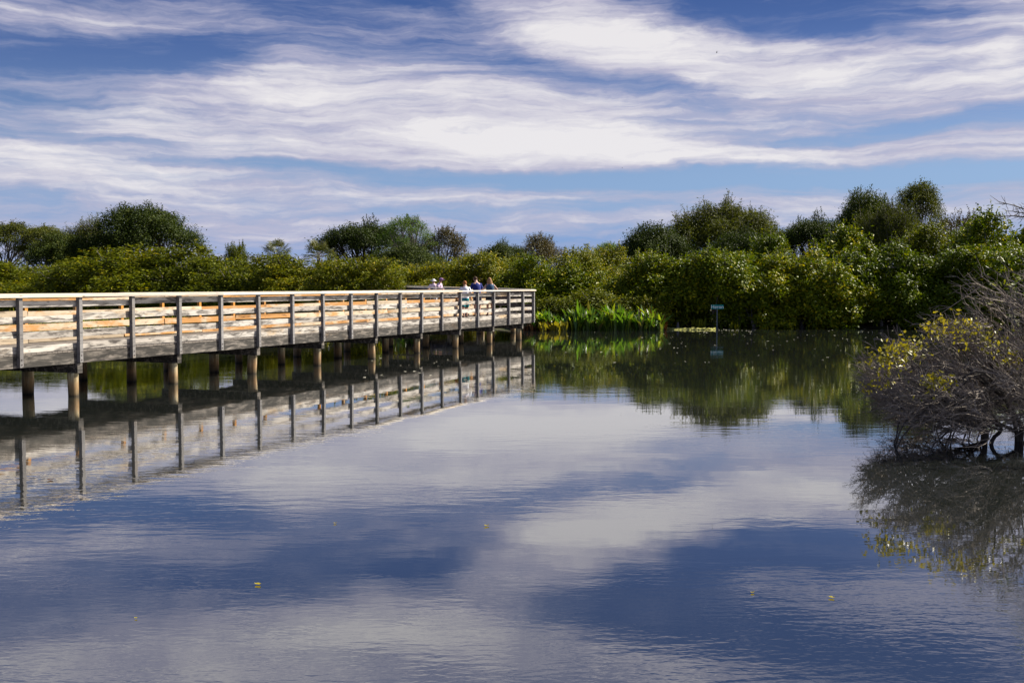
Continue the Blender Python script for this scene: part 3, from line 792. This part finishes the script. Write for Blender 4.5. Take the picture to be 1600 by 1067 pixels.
# far wood closing the gaps
def thicket():
    b = []
    R = np.random.default_rng(77)
    for x in np.arange(-125, 150, 2.6):
        y = 138+R.normal(0, 4)
        b.append((x, y, R.uniform(1.2, 3.2), 2.4, 2.2, 2.0)); b.append((x+1, y+3, R.uniform(2.6, 4.2), 2.0, 2.0, 1.5))
    c, C, sh = crown(77, b, 15000, 6, .32, .16, .35, 0, low=-.5)
    o = c.build('distant_thicket', L_oak); tag(o, 'dark mass of far wood behind the trees', 'thicket', kind='stuff')
    b = []
    for px, y0 in [(x, 90+R.normal(0, 3)) for x in np.arange(-40, 1020, 26)]:
        y = y0 if px > 560 else y0+8
        b.append((X_at(px, y), y, R.uniform(.8, 2.6), 1.9, 1.9, 1.5))
    c, C, sh = crown(78, b, 7000, 7, .2, .1, .25, 0, low=-.5)
    o = c.build('undergrowth', L_hedge); tag(o, 'tangled green undergrowth between the hedge and the trees', 'undergrowth', kind='stuff')
thicket()

# ------------------------------------------------------------------ waterside plants
def blade(mb, R, base, h, lean, az, w, val, lance=True):
    o = np.array([math.cos(az), math.sin(az), 0]); s = np.array([-math.sin(az), math.cos(az), 0])
    n = 5; t = np.linspace(0, 1, n)
    c = base + np.outer(t*h, UP)*(1-.15*lean*t[:, None]) + np.outer(lean*h*t**2*.7, o)
    ww = w*np.array([.25, .45, 1.0, .8, .02]) if lance else w*np.array([.8, 1, .8, .5, .05])
    v = np.concatenate([c+s*ww[:, None]/2, c-s*ww[:, None]/2])
    mb.add(v, [(i, i+1, n+i+1, n+i) for i in range(n-1)], val)

def reed_bed(name, label, cat, px0, px1, y0, y1, n, hmin, hmax, w, mat, seed, kind=None, parent=None, lean=.25, tall=None):
    R = np.random.default_rng(seed); mb = MB()
    ph = R.uniform(0, 6, 4)
    for _ in range(n):
        y = R.uniform(y0, y1); px = R.uniform(px0, px1); x = X_at(px, y)
        clump = .5+.28*math.sin(px*.11+ph[0]+y)+.22*math.sin(px*.31+ph[1]-y*2)
        if R.random() > .35+clump: continue
        env = tall(px) if tall else 1.0
        hs = (hmin+(hmax-hmin)*clump*R.uniform(.5, 1.1))*env
        base = np.array([x, y, -.05]); gt = R.normal(0, .12)
        for _ in range(R.integers(3, 7)):
            az = R.uniform(0, 2*PI); h = hs*R.uniform(.55, 1.1)
            blade(mb, R, base+np.append(R.normal(0, .07, 2), 0), h, abs(R.normal(lean, lean)), az, w*R.uniform(.6, 1.3), float(np.clip(R.normal(.48, .22)+gt, 0, 1)))
    o = mb.build(name, mat)
    tag(o, label, cat, kind=kind); return o
bed_top = lambda px: float(np.interp(px, [830, 850, 900, 950, 1000, 1025, 1040], [.62, .8, .95, 1.05, 1.0, .8, .55]))
reed_bed('waterside_plants', 'bed of tall bright green lance-leaved plants beside the boardwalk corner', 'plants', 834, 1036, 59.6, 62.2, 820, .6, 1.75, .19, L_reed, 5, 'stuff', lean=.5, tall=bed_top)
reed_bed('waterside_plants', 'bright green lance-leaved plants seen under the boardwalk deck', 'plants', 596, 668, 62.0, 64.0, 220, .6, 1.6, .15, L_reed, 6, 'stuff', lean=.4)
reed_bed('bank_grass', 'thin grass fringe on the bank behind the boardwalk', 'grass', -30, 560, 67, 72, 700, .4, 1.1, .07, L_hedge, 7, 'stuff')
reed_bed('yellow_plant', 'clump of yellow broad leaves at the water line beside the boardwalk corner', 'plant', 846, 880, 58.9, 59.4, 16, .45, .95, .26, L_yellow, 8)
reed_bed('dead_leaves', 'tangle of brown dead leaves at the foot of the last boardwalk post', 'plants', 820, 872, 59.3, 60.2, 75, .3, .8, .10, L_brown, 9, 'stuff')
reed_bed('rusty_plant', 'rust-brown leafy plant between the bright green plants and the mud strip', 'plant', 1004, 1040, 60.2, 61.2, 60, .6, 1.35, .12, L_brown, 10)
reed_bed('marsh_plant', 'small yellow-green plant growing on the mud strip', 'plant', 1082, 1098, 62.2, 62.8, 20, .4, .9, .07, L_hedge, 12)
reed_bed('marsh_plant', 'small yellowish plant standing in the water beside the teal sign', 'plant', 1143, 1153, 61.8, 62.4, 9, .3, 1.0, .10, L_hedge, 13)

def mud():
    R = np.random.default_rng(31); mb = MB()
    xs = np.linspace(X_at(985, 61), X_at(1117, 61), 44)
    n = 8
    V = []
    for i, x in enumerate(xs):
        wdt = (.16 if i < 20 else .6)*math.sin(math.pi*min(1, max(0, (i+.3)/44)))**.5 + R.normal(0, .04)
        for j in range(n):
            t = j/(n-1)
            V.append((x+R.normal(0, .03), 60.9+(t-.5)*2*wdt+R.normal(0, .03), .12*math.sin(math.pi*t)+R.normal(0, .018)-.02))
    f = [(i*n+j, (i+1)*n+j, (i+1)*n+j+1, i*n+j+1) for i in range(43) for j in range(n-1)]
    mb.add(V, f)
    m, N, out = new_mat('algae_mud'); g = N.n('ShaderNodeNewGeometry')
    nn = N.noise(g.outputs['Position'], 6, 5, .65)
    principled(N, out, N.ramp(nn, [(.35, (.10, .085, .03)), (.6, (.34, .34, .06)), (.8, (.5, .46, .18))]), .8, .3, bump(N, nn, .5, .03))
    tag(mb.build('mud_bank', m, smooth=True), kind='structure')
mud()

# ------------------------------------------------------------------ bare grey shrub at the right
def shrub():
    R = np.random.default_rng(51)
    base0 = np.array([8.1, 17.4, 0.])
    root = empty('bare_shrub', tuple(base0)); tag(root, 'tangled bare grey shrub with a few yellow leaves leaning over the water', 'shrub')
    limbs, tw = MB(), MB()
    topx = lambda x: np.interp(x, [5.3, 5.9, 6.5, 7.0, 7.5, 7.9, 9, 11], [1.0, 1.25, 1.52, 1.82, 2.25, 2.85, 3.8, 4.0])
    botx = lambda x: np.interp(x, [5.3, 5.9, 6.5, 7.2, 9], [.80, .52, .28, .12, .25])
    def bez(p0, p1, p2, p3, n):
        t = np.linspace(0, 1, n)[:, None]
        return p0*(1-t)**3+3*p1*t*(1-t)**2+3*p2*t**2*(1-t)+p3*t**3
    bases = [np.array(q, float) for q in [(7.35, 16.9, 0), (7.75, 17.9, 0), (8.0, 17.2, 0), (8.5, 17.9, 0), (8.9, 17.1, 0), (9.6, 17.9, 0), (10.2, 17.4, 0)]]
    stems = []
    for b in bases:
        for _ in range(3):
            e = b+np.array([R.uniform(-1.3, -.1), R.normal(0, .4), R.uniform(.35, 1.1)])
            P = bez(b, b+np.array([R.normal(.0, .12), 0, .22]), e+np.array([.35, 0, -.2]), e, 9)
            P = P+np.cumsum(R.normal(0, .012, P.shape), 0); P[0, 2] = -.3
            limbs.tube(P-base0, np.linspace(R.uniform(.028, .045), .020, 9), 8); stems.append(P)
    for k in range(100):
        x = R.uniform(5.9, 8.6) if k < 70 else (R.uniform(8.0, 10.8) if k < 90 else R.uniform(5.9, 7.2))
        z = R.uniform(botx(x)+.05, topx(x)*.95) if k < 90 else botx(x)+R.uniform(0, .15)
        tgt = np.array([x, R.uniform(16.0, 18.9), z])
        P0 = min(stems, key=lambda q: abs(q[-1][0]-x-.55)+.5*abs(q[-1][1]-tgt[1])+R.random()*.9)
        s0 = P0[R.integers(4, 9)]
        L = np.linalg.norm(tgt-s0)
        P = bez(s0, s0+np.array([-.25*L, 0, .18*L*R.random()]), tgt+np.array([.35*L, R.normal(0, .1), R.uniform(-.22, .02)*L]), tgt, 11)
        P = P+np.cumsum(R.normal(0, .016, P.shape), 0)
        P[:, 2] = np.maximum(P[:, 2], .15)
        limbs.tube(P-base0, np.linspace(R.uniform(.016, .028), .007, 11), 6)
        for q in range(R.integers(9, 14)):
            i = R.integers(2, 11); s = P[i]
            fw = unit(P[min(i+1, 10)]-P[i-1])
            dirv = unit(np.array([-.6, R.normal(0, .55), R.normal(.12, .36)])+fw*.7)
            e = s+dirv*R.uniform(.3, .9)
            xl = 5.35+.45*(e[1]-16)/2.5+.5*abs(e[2]-1.1)+.3*R.random()
            e[0] = max(e[0], xl)
            e[2] = min(max(e[2], botx(e[0])-.12), topx(e[0])+R.normal(.02, .07))
            m = (s+e)/2+R.normal(0, .05, 3)
            t4 = np.linspace(0, 1, 5)[:, None]
            Q = s*(1-t4)**2+2*m*t4*(1-t4)+e*t4**2+R.normal(0, .008, (5, 3))
            tw.tube(Q-base0, np.linspace(.009, .0045, 5), 4, R.random(), cap=False)
            for _ in range(7):
                j = R.integers(1, 5); s2 = Q[j]
                d2 = unit(dirv*.8+np.array([-.3, 0, .18])+R.normal(0, .5, 3)); l2 = R.uniform(.12, .40)
                e2 = s2+d2*l2; e2[0] = max(e2[0], 5.3+.3*R.random()); m2 = (s2+e2)/2+R.normal(0, .025, 3)
                tw.tube(np.array([s2, m2, e2])-base0, [.0052, .0042, .003], 3, R.random(), cap=False)
                if R.random() < .4:
                    d3 = unit(d2+R.normal(0, .6, 3)); tw.tube(np.array([m2, m2+d3*l2*.55])-base0, [.004, .0025], 3, R.random(), cap=False)
    for k in range(12):
        P0 = stems[R.integers(0, 14)]; s0 = P0[R.integers(5, 9)]
        e = np.array([s0[0]-R.uniform(.5, 1.5), s0[1]+R.normal(-.2, .4), -.12])
        P = bez(s0, s0+np.array([-.35, 0, .12]), e+np.array([.12, 0, .42]), e, 10); P = P+np.cumsum(R.normal(0, .012, P.shape), 0)
        limbs.tube(P-base0, np.linspace(.022, .010, 10), 6)
    limbs.build('trunk', B_dark, root, True)
    tw.build('twigs', B_pale, root)
    # yellow leaf tufts on the twig ends
    for px, py, y, n, sp in [(1392, 558, 16.9, 80, .12), (1378, 566, 17.0, 26, .10), (1412, 545, 17.1, 70, .11), (1432, 548, 17.3, 18, .1), (1472, 510, 17.5, 65, .12), (1452, 518, 17.6, 22, .1),
                             (1466, 598, 16.6, 80, .10), (1540, 532, 16.8, 34, .13), (1515, 508, 17.4, 26, .12), (1556, 522, 17.0, 20, .12), (1365, 606, 16.8, 14, .08), (1585, 560, 16.9, 30, .13), (1385, 592, 16.8, 12, .1)]:
        y -= .75; c = np.array([X_at(px, y), y, H_at(py, y)])-base0
        n = int(n*1.6); mb = MB(); P = c+R.normal(0, 1, (n, 3))*np.array([sp*1.3, sp, sp*.8])
        leaves_at(mb, R, P, unit(R.normal(0, 1, (n, 3))), .078, .045, .5, .6, .2)
        mb.build('leaves', L_yellow, root)
    n = 420
    mb = MB(); x = R.uniform(8.0, 10.8, n); P = np.stack([x, R.uniform(16.2, 18.8, n), R.uniform(1.0, 1, n)*topx(x)*R.uniform(.5, 1.05, n)], -1)
    cl = P[R.integers(0, 60, n)]; P = cl+R.normal(0, .15, (n, 3))
    leaves_at(mb, R, P-base0, unit(R.normal(0, 1, (n, 3))), .11, .055, .5, .6, .2)
    mb.build('leaves', L_apple, root)
shrub()

def bare_branch():
    R = np.random.default_rng(61)
    y = 72.; b = np.array([X_at(1625, y), y, -.1])
    root = empty('bare_tree', tuple(b)); tag(root, 'bare grey tree with a long arching branch against the sky', 'tree')
    mb = MB(); tw = MB()
    tip = np.array([X_at(1553, y), y, H_at(316, y)])-b; fork = np.array([.2, 0, H_at(345, y)-b[2]])
    mb.tube([(0, 0, 0), (.1, .1, 2.5), (0, 0, 5.2), fork], [.17, .14, .11, .08], 8)
    for k, (px, py) in enumerate([(1553, 316), (1570, 330), (1560, 338), (1600, 322), (1615, 318), (1590, 340), (1640, 320), (1660, 335)]):
        e = np.array([X_at(px, y), y+R.normal(0, .6), H_at(py, y)])-b; m = (fork+e)/2+np.array([0, 0, .25])
        t = np.linspace(0, 1, 7)[:, None]; Q = fork*(1-t)**2+2*m*t*(1-t)+e*t**2+R.normal(0, .03, (7, 3))
        mb.tube(Q, np.linspace(.06, .02, 7), 6)
        for _ in range(14):
            s = Q[R.integers(2, 7)]; d = unit(R.normal(0, .6, 3)+np.array([-.5, 0, .1])); l = R.uniform(.3, .8)
            tw.tube([s, s+d*l*.5+R.normal(0, .04, 3), s+d*l], [.022, .017, .010], 4, cap=False)
    mb.build('trunk', B_grey, root, True); tw.build('twigs', B_grey, root)
bare_branch()

# ------------------------------------------------------------------ sign
def sign():
    y = 61.0; x = X_at(1120.5, y)
    root = empty('sign', (x, y, 0)); tag(root, 'small teal sign with pale lettering on a thin post in the water', 'sign')
    M_post_s = plain('painted_post', (.08, .10, .13), .8, .1); M_teal = plain('teal_paint', (.006, .16, .15), .9, .05, .1); M_white = plain('pale_lettering', (.6, .66, .64), .6, .3, .05)
    mb = MB(); mb.box((0, .02, .42), (.05, 0, 0), (0, .05, 0), (0, 0, 1.84)); mb.build('post', M_post_s, root)
    mb = MB(); mb.box((0, -.022, 1.26), (.70, 0, 0), (0, .025, 0), (0, 0, .24)); mb.build('panel', M_teal, root)
    cu = bpy.data.curves.new('lettering', 'FONT'); cu.body = 'Heron'; cu.size = .27; cu.align_x = 'CENTER'; cu.extrude = .003
    tmp = bpy.data.objects.new('lettering', cu); COL.objects.link(tmp)
    dg = bpy.context.evaluated_depsgraph_get(); me = bpy.data.meshes.new_from_object(tmp.evaluated_get(dg))
    bpy.data.objects.remove(tmp)
    me.materials.clear(); me.materials.append(M_white)
    o = obj('lettering', me, root); o.rotation_euler = (math.pi/2, 0, 0); o.location = (0, -.039, 1.175)
sign()

# ------------------------------------------------------------------ floating leaves and specks
def floaters():
    for px, py, ln, lab, mat in [(398, 919, .085, 'largest curled yellow leaf floating on the open water', L_yellow),
                            (760, 825, .075, 'yellow leaf floating in the middle of the open water', L_yellow),
                            (1306, 940, .07, 'pale yellow leaf floating on dark blue water, next to a tiny leaf', L_yellow),
                            (1181, 932, .05, 'tiny pale leaf floating near the pale yellow leaf', L_yellow),
                            (521, 821, .05, 'tiny pale leaf floating between the boardwalk reflection and the middle leaf', L_yellow),
                            (73, 752, .10, 'orange leaf floating in the reflection of the boardwalk', L_brown),
                            (204, 973, .035, 'tiniest pale speck of leaf floating near the lower corner', L_yellow)]:
        y = EYE*F/(py-HOR); x = X_at(px, y)
        ln *= .72
        mb = MB(); n = 9; t = np.linspace(0, 1, n); w = .36*ln*np.sin(np.pi*t**.8)+.002
        z = .006+.22*ln*(t-.5)**2*2
        A = np.stack([(t-.5)*ln, w, z+.12*ln*np.abs(np.sin(t*5))], -1); C = np.stack([(t-.5)*ln, 0*t, z], -1); B = np.stack([(t-.5)*ln, -w, z+.15*ln], -1)
        V = np.concatenate([A, C, B])
        mb.add(V, [(i, n+i, n+i+1, i+1) for i in range(n-1)] + [(n+i, 2*n+i, 2*n+i+1, n+i+1) for i in range(n-1)], .8)
        o = mb.build('floating_leaf', mat); o.location = (x, y, 0); o.rotation_euler.z = random.uniform(-.7, .7)
        tag(o, lab, 'leaf')
    R = np.random.default_rng(91); mb = MB()
    for _ in range(190):
        py = 514+abs(R.normal(0, 22)); px = R.uniform(840, 1450)
        if R.random() < .35: px = R.uniform(1090, 1180); py = 513+abs(R.normal(0, 6))
        if R.random() < .14: px = R.uniform(560, 840); py = R.uniform(560, 600)
        y = EYE*F/(py-HOR); x = X_at(px, y); r = R.uniform(.018, .042)
        th = np.linspace(0, 2*PI, 7)[:-1]
        mb.add(np.stack([x+np.cos(th)*r*R.uniform(.8, 1.8), y+np.sin(th)*r, .006+.012*R.random(6)], -1), [tuple(range(6))], R.random())
    tag(mb.build('floating_debris', plain('pale_debris', (.42, .40, .30), .6)), 'pale fallen leaves and duckweed specks floating near the far bank', 'debris', kind='stuff')
floaters()

# ------------------------------------------------------------------ birds
def bird(px, py, y, span, lab, roll):
    mb = MB()
    mb.tube([(0, -.20, 0), (0, -.12, .01), (0, 0, .015), (0, .12, .01), (0, .20, .015), (0, .25, .0)], [.012, .05, .065, .05, .035, .006], 8)
    for s in (-1, 1):
        t = np.linspace(0, 1, 6); xx = s*(.04+t*span/2); zz = .16*np.sin(t*1.9)*span*.5; ch = .17*(1-.65*t**2)
        V = np.concatenate([np.stack([xx, .08-.06*t, zz+.01], -1), np.stack([xx, .08-.06*t-ch, zz+.004], -1)])
        mb.add(V, [(i, i+1, 7+i, 6+i) for i in range(5)])
    mb.add([(0, -.18, .01), (-.07, -.36, .01), (.07, -.36, .01)], [(0, 1, 2)])
    o = mb.build('bird', plain('dark_plumage', (.02, .02, .022), .8)); o.location = (X_at(px, y), y, H_at(py, y)); o.rotation_euler = (.1, roll, random.uniform(0, 6))
    tag(o, lab, 'bird')
bird(1116, 87, 300, .9, 'tiny dark bird high among the white clouds', .5)
bird(971, 264, 420, .9, 'tiny dark bird low in the blue band of sky above the trees', .2)

# ------------------------------------------------------------------ people
def skin_mesh(name, verts, edges, rad, root, mat, sub=2):
    me = bpy.data.meshes.new(name); me.from_pydata([tuple(v) for v in verts], edges, [])
    o = bpy.data.objects.new(name, me); COL.objects.link(o)
    o.modifiers.new('skin', 'SKIN'); s = o.modifiers.new('sub', 'SUBSURF'); s.levels = sub; s.render_levels = sub
    lay = me.skin_vertices[0].data
    for i, r in enumerate(rad):
        lay[i].radius = (r, r) if not isinstance(r, tuple) else r
        lay[i].use_root = (i == root)
    dg = bpy.context.evaluated_depsgraph_get(); dg.update()
    m2 = bpy.data.meshes.new_from_object(o.evaluated_get(dg)); bpy.data.objects.remove(o)
    m2.name = name; m2.materials.clear(); m2.materials.append(mat)
    m2.polygons.foreach_set('use_smooth', np.full(len(m2.polygons), True))
    return m2

M_skin = plain('skin', (.46, .27, .19), .55, .4, .08)
def person(loc, rz, height, label, shirt, shorts, hair, shoes, hands=((.34, .28, 1.02), (-.34, .28, 1.02)), bow=.1, long_hair=False, hat=None, sleeve=True, strap=None, skirt=False, stance=.11, stride=0.0, lean=0.0):
    """faces +y in its own frame; built at 1.75 m and scaled"""
    root = empty('person', loc, rz); k = height/1.75; root.scale = (k, k, k); tag(root, label, 'person')
    V = [(0, 0, .95), (0, .01+lean*.3, 1.15), (0, lean*.7, 1.35), (0, lean-.01, 1.47), (0, lean+.01+bow*.2, 1.54), (0, lean+.02+bow*.6, 1.62), (0, lean+.02+bow*.9, 1.70)]
    E = [(0, 1), (1, 2), (2, 3), (3, 4), (4, 5), (5, 6)]
    Rr = [(.155, .11), (.135, .10), (.165, .11), (.09, .075), .055, (.078, .095), (.07, .085)]
    nh = len(V)
    for s, hd in ((1, hands[0]), (-1, hands[1])):
        sh = np.array([s*.185, lean, 1.41]); hd = np.array(hd, float)
        mid = (sh+hd)/2; L = np.linalg.norm(hd-sh); dirv = (hd-sh)/L
        off = math.sqrt(max(0.0, .28**2-(L/2)**2)); el = mid+unit(np.array([s*.6, -.6, -.5])-dirv*np.dot(np.array([s*.6, -.6, -.5]), dirv))*off
        b = len(V); V += [tuple(sh), tuple(el), tuple(hd)]; E += [(3, b), (b, b+1), (b+1, b+2)]; Rr += [.058, .043, .030]
        palm = hd+dirv*.05; V.append(tuple(palm)); E.append((b+2, b+3)); Rr.append((.036, .018))
        side = unit(np.cross(dirv, np.array([0, 0, 1.0]))+1e-6)
        for f in range(4):
            fa = palm+side*(f-1.5)*.019+dirv*.035; fb = fa+dirv*(.05-.006*abs(f-1.3))+np.array([0, 0, -.012])
            q = len(V); V += [tuple(fa), tuple(fb)]; E += [(b+3, q), (q, q+1)]; Rr += [.010, .008]
        q = len(V); th = hd+dirv*.03+side*.04; V += [tuple(th), tuple(th+dirv*.03+side*.02)]; E += [(b+2, q), (q, q+1)]; Rr += [.011, .009]
    legs = []
    for s in (1, -1):
        b = len(V); st = stride*s
        V += [(s*.09, 0, .87), (s*stance, .02+st*.5, .48), (s*stance, st-.01, .09), (s*(stance+.01), st+.06, .035), (s*(stance+.02), st+.16, .03)]
        E += [(0, b), (b, b+1), (b+1, b+2), (b+2, b+3), (b+3, b+4)]; Rr += [.095, .062, .040, .042, .030]
        legs.append(b)
    body = obj('body', skin_mesh('body', V, E, Rr, 0, M_skin), root)
    # face
    hc = np.array([0, lean+.025+bow*.72, 1.645])
    def bit(nm, c, r, m):
        b_ = MB(); b_.ell(hc+np.array(c), r, 8, 6); b_.build(nm, m, body, True)
    M_eye = plain('dark_eye', (.06, .03, .03), .4)
    bit('nose', (0, .098, -.012), (.012, .022, .020), M_skin); bit('mouth', (0, .088, -.055), (.024, .006, .006), M_eye)
    for s in (-1, 1):
        bit('ear', (s*.083, -.005, -.01), (.012, .022, .032), M_skin); bit('eye', (s*.031, .087, .012), (.012, .008, .008), M_eye)
    # hair
    hb = MB(); 
    def shape(v):
        v = v.copy(); fr = (v[:, :, 1] > .035) & (v[:, :, 2] < .045); v[:, :, 1] = np.where(fr, .03, v[:, :, 1]); return v
    hb.ell(hc+np.array([0, -.008, .018]), (.092, .112, .122), 18, 12, .5, shape)
    if long_hair:
        R = np.random.default_rng(5)
        for i in range(22):
            a = math.pi+(i/21)*math.pi; p0 = hc+np.array([math.cos(a)*.08, math.sin(a)*.09, .02])
            p2 = hc+np.array([math.cos(a)*.10+R.normal(0, .01), math.sin(a)*.12-.03, -.30+R.normal(0, .02)])
            hb.tube([p0, (p0+p2)/2+np.array([math.cos(a)*.02, -.02, 0]), p2], [.028, .03, .012], 6)
    hb.build('hair', hair, root, True)
    # shirt: a lofted torso with sleeves round the upper arms
    def loft(mb, rings, n=20):
        th = np.linspace(0, 2*PI, n, endpoint=False)
        v = np.concatenate([np.stack([cx+rx*np.cos(th), cy+ry*np.sin(th), 0*th+z], -1) for cx, cy, z, rx, ry in rings])
        mb.add(v, [(q*n+i, q*n+(i+1) % n, (q+1)*n+(i+1) % n, (q+1)*n+i) for q in range(len(rings)-1) for i in range(n)])
    mb = MB(); ly = lambda z: lean*max(0, (z-.95)/.5)
    loft(mb, [(0, ly(z), z, rx, ry) for z, rx, ry in [(.85, .186, .142), (.95, .180, .136), (1.06, .168, .130), (1.18, .176, .134), (1.30, .196, .142), (1.38, .204, .136), (1.43, .185, .118), (1.47, .130, .098), (1.50, .080, .078), (1.515, .066, .070)]])
    for s, i in ((1, nh), (-1, nh+14)):
        sh, el = np.array(V[i]), np.array(V[i+1]); inn = sh*np.array([.55, 1, 1])
        pts = [inn, sh, sh+(el-sh)*.3, sh+(el-sh)*.72] if sleeve else [inn, sh*np.array([.85, 1, 1]), sh]
        mb.tube(pts, [.070, .080, .076, .074] if sleeve else [.066, .072, .066], 12, cap=False)
    mb.build('shirt', shirt, root, True)
    if skirt:
        mb = MB(); loft(mb, [(0, 0, .97, .172, .13), (0, 0, .88, .196, .152), (0, .01, .74, .205, .165), (0, .01, .60, .222, .180), (0, .01, .56, .226, .184)]); mb.build('skirt', shorts, root, True)
    else:
        mb = MB(); loft(mb, [(0, 0, .98, .172, .13), (0, 0, .90, .190, .145), (0, 0, .82, .192, .148), (0, 0, .78, .15, .11)])
        for s, i in zip((1, -1), legs):
            h0, kn = np.array(V[i]), np.array(V[i+1])
            mb.tube([h0+(0, 0, .03), h0+(kn-h0)*.3, h0+(kn-h0)*.86], [.105, .108, .098], 14, cap=False)
        mb.build('shorts', shorts, root, True)
    for s, i in zip((1, -1), legs):
        a, t = np.array(V[i+2]), np.array(V[i+4]); sb = MB()
        sb.ell(((a+t)/2)*np.array([1, 1, 0])+np.array([0, -.01, .04]), (.052, .135, .042), 12, 8)
        sb.build('shoe', shoes, root, True)
    if hat is not None:
        hm, brim = hat; mb = MB()
        mb.ell(hc+np.array([0, -.005, .055]), (.102, .122, .085), 16, 8)
        th = np.linspace(0, 2*PI, 21)[:-1]
        if brim == 'round':
            A = hc+np.stack([np.cos(th)*.10, np.sin(th)*.12, 0*th+.045], -1); B = hc+np.stack([np.cos(th)*.19, np.sin(th)*.21, 0*th+.012], -1)
            mb.add(np.concatenate([A, B, A+(0, 0, .01), B+(0, 0, .01)]), [(i, (i+1) % 20, 20+(i+1) % 20, 20+i) for i in range(20)]+[(40+i, 60+i, 60+(i+1) % 20, 40+(i+1) % 20) for i in range(20)]+[(20+i, 20+(i+1) % 20, 60+(i+1) % 20, 60+i) for i in range(20)])
        else:
            mb.ell(hc+np.array([0, .145, .035]), (.075, .085, .012), 14, 6)
        mb.build('hat', hm, root, True)
    if strap is not None:
        mb = MB(); t = np.linspace(0, 1, 9)
        P = np.stack([.15-.30*t, -.105-.045*np.sin(t*PI), 1.44-.46*t], -1); mb.tube(P+np.array([0, lean*.6, 0]), .016, 6)
        mb.ell((-.16, -.14, .92), (.07, .06, .10), 12, 8); mb.build('shoulder_bag', strap, root, True)
    return root

cl = lambda n, c: plain(n, c, .85, .2, .12)
def on1(px, dd): 
    y = F*dd/(math.cos(TH)*(1490-px)); return (X_at(px, y), y, CAP-1.22)
lk = lambda p, q: math.atan2(q[1]-p[1], q[0]-p[0])-PI/2
a_far = math.atan2(LEFT1[1], LEFT1[0])-PI/2          # facing the far rail
p = on1(727, 19.75)
person(p, a_far-.9, 1.60, 'person in a white T-shirt and teal shorts with short reddish hair at the boardwalk rail', cl('white_shirt', (.72, .72, .76)), cl('teal_shorts', (.01, .20, .22)), cl('auburn_hair', (.26, .10, .03)), cl('dark_shoe', (.03, .03, .035)), hands=((.30, .12, .90), (-.28, .14, .90)), bow=.10, stride=.16)
p = on1(746, 20.35)
person(p, a_far-.75, 1.80, 'tall person in a navy T-shirt with bowed head leaning on the rail', cl('navy_shirt', (.018, .028, .15)), cl('dark_shorts', (.03, .03, .05)), cl('brown_hair', (.07, .04, .025)), cl('sandal', (.06, .045, .035)), hands=((.22, .40, 1.10), (-.22, .40, 1.10)), bow=.16, lean=.10)
p = on1(765.5, 20.25)
person(p, a_far-.85, 1.76, 'person with long fair hair in a sleeveless blue-grey top and dark skirt', cl('blue_top', (.04, .085, .15)), cl('dark_skirt', (.018, .022, .03)), cl('fair_hair', (.30, .17, .08)), cl('tan_sandal', (.20, .11, .07)), hands=((.30, .26, 1.20), (-.30, .26, 1.20)), bow=.06, long_hair=True, sleeve=False, skirt=True)
def on2(u, d):
    q = O2+DIR2*u+LEFT2*d; return (q[0], q[1], CAP-1.22+ramp_rise(u))
a2 = math.atan2(LEFT2[1], LEFT2[0])-PI/2
person(on2(7.5, 1.95), a2-2.0, 1.66, 'person in a white sun hat and pale pink shirt on the dark boardwalk arm', cl('pale_pink_shirt', (.66, .54, .60)), cl('white_trousers', (.66, .66, .70)), cl('grey_hair', (.3, .28, .27)), cl('white_shoe', (.6, .6, .62)), hands=((.20, .34, 1.25), (-.24, .32, 1.20)), hat=(cl('white_hat', (.74, .72, .72)), 'round'), bow=.12)
person(on2(7.05, 1.80), a2+2.3, 1.72, 'person in a purple cap and lilac shirt with a dark strap across the back', cl('lilac_shirt', (.52, .40, .52)), cl('khaki_shorts', (.30, .25, .17)), cl('dark_hair', (.05, .035, .03)), cl('grey_shoe', (.2, .2, .2)), hands=((.26, .30, 1.15), (-.26, .26, 1.10)), hat=(cl('purple_cap', (.23, .12, .26)), 'cap'), strap=cl('dark_strap', (.015, .015, .018)))
